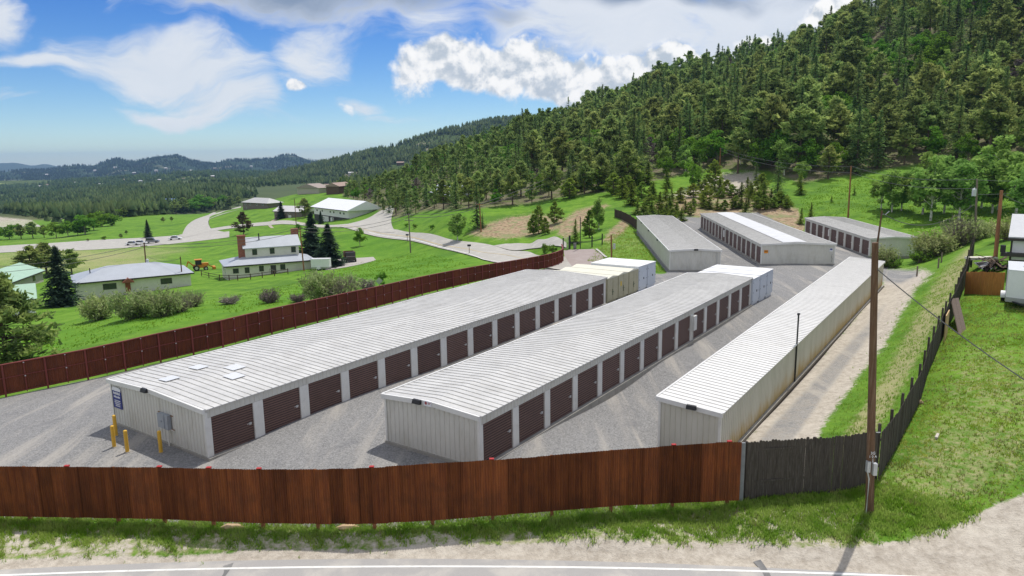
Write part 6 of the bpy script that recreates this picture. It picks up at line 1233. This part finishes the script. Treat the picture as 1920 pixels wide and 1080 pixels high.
def on_ridge(nm, n, lo=.0, gap=.25):
    V = HILLS[nm]; m, c, _ = V.shape; j = (lo + (1 - lo) * rs.rand(n)) * (m - 1.01); i = rs.rand(n) * (c - 1.01); j0, i0 = j.astype(int), i.astype(int); fj, fi = (j - j0)[:, None], (i - i0)[:, None]
    P = V[j0, i0] * (1 - fj) * (1 - fi) + V[j0 + 1, i0] * fj * (1 - fi) + V[j0, i0 + 1] * (1 - fj) * fi + V[j0 + 1, i0 + 1] * fj * fi
    g = np.sin(P[:, 0] * .013 + 1) * np.sin(P[:, 1] * .009 + 2) + .6 * np.sin(P[:, 0] * .031 + P[:, 1] * .023); keep = (g < .5) | (rs.rand(n) < .12); pj = project(P); keep &= (pj[:, 0] > -60) & (pj[:, 0] < 1980)
    for h in FARH: keep &= ~((np.abs(P[:, 0] - h[0] - 5) < 16) & (P[:, 1] < h[1] + 14) & (P[:, 1] > h[1] - 90))
    return P[keep]
P = on_ridge('mid_hill', 26000); far_trees('forest', P, rs.uniform(8, 15, len(P)), 'blue-green forest covering the long hill in the middle distance')
P = on_ridge('low_ridge', 26000); far_trees('forest', P, rs.uniform(8, 15, len(P)), 'dark forest on the low ridge across the valley')
P = on_ridge('far_hill', 20000, .0); far_trees('forest', P, rs.uniform(10, 18, len(P)), 'dark blue forest on the distant peaks at left', leaf('distant_needles', (.018, .034, .022), (.035, .055, .032), .3, .1, .02))
n = 26000; yv = np.exp(rs.uniform(math.log(430), math.log(1500), n)); xv = rs.uniform(-.78, .2, n) * yv; zv = hz(xv, yv); P = np.stack([xv, yv, zv], -1); pj = project(P)
keep = (pj[:, 1] < 420) & (pj[:, 0] > -60) & (pj[:, 0] < 960); MEAD = [[(-60, 398), (20, 402), (80, 412), (92, 426), (60, 436), (-60, 440)], [(150, 432), (230, 408), (420, 395), (470, 372), (520, 380), (470, 440), (150, 450)], [(448, 362), (480, 355), (482, 361), (452, 367)], [(320, 380), (350, 376), (352, 384), (322, 388)], [(100, 415), (280, 384), (282, 392), (110, 418)], [(130, 405), (190, 395), (200, 402), (140, 412)], [(100, 384), (118, 378), (118, 392), (102, 394)], [(440, 402), (700, 360), (700, 440), (440, 440)], [(480, 410), (480, 352), (640, 340), (640, 420)]]
for mpoly in MEAD: keep &= ~inpoly(mpoly, pj[:, :2])
g = np.sin(xv * .017 + 1) * np.sin(yv * .012 + 2) + .6 * np.sin(xv * .041 + yv * .033); keep &= (g < .42) | (rs.rand(n) < .2); keep &= rs.rand(n) < np.clip((yv / 700) ** 1.2, .3, 1)
far_trees('forest', P[keep], rs.uniform(6, 12, keep.sum()), 'dark green woods spread over the valley floor')

# grass: tufts of blades on the roadside strip and the lawn
BLADE = leaf('grass_blades', (.21, .37, .035), (.42, .54, .13), .0, .5, 1.1); BLADE2 = leaf('dry_grass_blades', (.20, .26, .06), (.36, .34, .15), .0, .35, 1.4)
def sn(x, y, s): return (np.sin(x * s + 1.7 + np.sin(y * s * .7)) * np.sin(y * s * 1.13 + .6 + np.sin(x * s * .9)) + .5 * np.sin(x * s * 2.7 + y * s * 1.9)) / 1.5
def tufts(P, hmin, hmax, nb, w):
    n = len(P); P = np.repeat(P, nb, 0); N = len(P); a = rs.rand(N) * 6.283; h = rs.uniform(hmin, hmax, N); d = np.stack([np.cos(a), np.sin(a), 0 * a], -1); s = np.stack([-np.sin(a), np.cos(a), 0 * a], -1) * (w * rs.uniform(.6, 1.3, N))[:, None]
    b = P + d * (rs.uniform(0, .07, N))[:, None]; tip = b + d * (h * rs.uniform(.1, .75, N))[:, None]; tip[:, 2] += h; V = np.stack([b - s - (0, 0, .02), b + s - (0, 0, .02), tip], 1).reshape(-1, 3); return V, np.arange(len(V)).reshape(-1, 3)
def sample(poly, n, y0, y1, x0, x1):
    x = rs.uniform(x0, x1, n); y = rs.uniform(y0, y1, n); z = hz(x, y); pj = project(np.stack([x, y, z], -1)); d = sdf(poly, pj[:, :2]); return x, y, z, d, pj
S_FRONT = [(-120, 962), (300, 975), (500, 985), (740, 983), (960, 965), (1390, 930), (1640, 905), (1760, 940), (1830, 962), (1780, 990), (1700, 1012), (1580, 1024), (1480, 1026), (1400, 1014), (1250, 1020), (1130, 1010), (960, 1022), (860, 1018), (700, 1032), (480, 1032), (300, 1046), (150, 1042), (-120, 1054)]
x, y, z, dd, pj = sample(S_FRONT, 190000, 24.5, 34, -26, 22); g = sn(x, y, 1.9) * .6 + sn(x + 9, y, 5.1) * .5 + np.clip((pj[:, 1] - 1000) / 40, -.6, 1) * -.75 + .10
ok = (dd > rs.normal(0, 9, len(x))) & (rs.rand(len(x)) < np.clip(.38 + g * 1.1, .01, .88)); x, y, z = x[ok], y[ok], z[ok]; dry = sn(x, y, 3.3) + rs.normal(0, .5, len(x)) > .85
Pt = np.stack([x, y, z], -1); print('tufts', len(Pt))
V, F = tufts(Pt[~dry], .06, .24, 4, .019); o = stuff(np_mesh('grass', V, F, BLADE)); tag(o, 'patchy bright green grass on the roadside strip below the rusty fence', 'grass')
V, F = tufts(Pt[dry], .05, .2, 4, .017); o = stuff(np_mesh('dry_grass', V, F, BLADE2)); tag(o, 'dry straw-coloured grass scattered through the roadside strip', 'grass')
S_LAWN = [(1640, 905), (1677, 850), (1740, 704), (1790, 592), (1808, 553), (1960, 560), (1960, 905), (1830, 962), (1760, 940)]
x, y, z, dd, pj = sample(S_LAWN, 120000, 27, 66, 13, 50); ok = (dd > 0) & (rs.rand(len(x)) < np.clip(.55 + sn(x, y, 1.1) * .5 + sn(x, y, 3.7) * .4, .06, 1)); Pl = np.stack([x, y, z], -1)[ok]; dry = (sn(Pl[:, 0] + 4, Pl[:, 1], .8) + rs.normal(0, .6, len(Pl))) > .5
V, F = tufts(Pl[~dry], .04, .13, 4, .024); o = stuff(np_mesh('grass', V, F, leaf('lawn_blades', (.25, .37, .035), (.47, .55, .12), 0, .55, .6))); tag(o, 'short bright lawn grass at right between fence and trailer', 'grass')
V, F = tufts(Pl[dry], .04, .14, 4, .024); o = stuff(np_mesh('dry_grass', V, F, BLADE2)); tag(o, 'dry streaks in the lawn at right', 'grass')
S_BANK = [(1535, 835), (1590, 750), (1668, 645), (1725, 548), (1800, 480), (1822, 462), (1822, 480), (1800, 545), (1770, 610), (1735, 690), (1690, 770), (1640, 840), (1600, 900)]
x, y, z, dd, pj = sample(S_BANK, 90000, 28, 82, 13, 52); ok = (dd > rs.normal(0, 10, len(x))) & (rs.rand(len(x)) < np.clip(.5 + sn(x, y, 1.4) * .6 + sn(x, y, 4.1) * .4, .04, 1)); Pl = np.stack([x, y, z], -1)[ok]
V, F = tufts(Pl, .05, .2, 4, .018); o = stuff(np_mesh('grass', V, F, BLADE)); tag(o, 'rough grass on the bank between the dirt lane and the dark fence', 'grass')
# meadow clumps in the valley and on the bank beside the back shed
S_MEAD = [(-60, 720), (0, 690), (300, 612), (600, 558), (880, 496), (800, 472), (690, 488), (560, 530), (330, 575), (60, 620), (-60, 640)]
x, y, z, dd, pj = sample(S_MEAD, 90000, 55, 160, -90, 0); ok = (dd > 0) & (rs.rand(len(x)) < np.clip(.4 + sn(x, y, .35) * .6 + sn(x, y, 1.2) * .4, .03, 1)); Pl = np.stack([x, y, z], -1)[ok]
V, F = tufts(Pl[::2], .08, .22, 4, .05); o = stuff(np_mesh('meadow_grass', V, F, leaf('meadow_blades', (.15, .31, .022), (.27, .43, .05), 0, .6, .25))); tag(o, 'long lush grass of the valley meadow beyond the red fence', 'grass')
S_SLOPE = [(1100, 490), (1140, 445), (1185, 420), (1195, 440), (1250, 512), (1150, 505)]
x, y, z, dd, pj = sample(S_SLOPE, 22000, 85, 160, 8, 32); ok = (dd > 0) & (rs.rand(len(x)) < np.clip(.5 + sn(x, y, .7) * .6, .05, 1)); Pl = np.stack([x, y, z], -1)[ok]
V, F = tufts(Pl, .08, .28, 4, .04); o = stuff(np_mesh('grass', V, F, BLADE)); tag(o, 'uneven grass on the bank left of the back sheds', 'grass')
S_UP = [(1500, 372), (1560, 340), (1640, 330), (1800, 330), (1930, 340), (1930, 430), (1800, 460), (1730, 440), (1600, 405), (1510, 412)]
x, y, z, dd, pj = sample(S_UP, 60000, 105, 190, 50, 130); ok = (dd > 0) & (rs.rand(len(x)) < np.clip(.5 + sn(x, y, .4) * .6 + sn(x, y, 1.1) * .3, .05, 1)); Pl = np.stack([x, y, z], -1)[ok]
V, F = tufts(Pl[::2], .12, .3, 4, .06); o = stuff(np_mesh('meadow_grass', V, F, MATS['meadow_blades'])); tag(o, 'bright meadow grass under the aspens on the slope', 'grass')

# ------------------------------------------------------------------ the air: far hills fade towards blue
hm = bpy.data.materials.new('air'); hm.use_nodes = True; t = NT(hm.node_tree); t.n.clear(); ou = t.new('ShaderNodeOutputMaterial'); pv = t.new('ShaderNodeVolumePrincipled')
pv.inputs['Color'].default_value = (.38, .62, 1.0, 1); pv.inputs['Density'].default_value = 6.5e-5; pv.inputs['Anisotropy'].default_value = .2; t.l.new(pv.outputs[0], ou.inputs['Volume'])
b = MB(); b.box(-12500, 12500, -150, 12400, -420, 150); o = stuff(b.build('haze', hm))
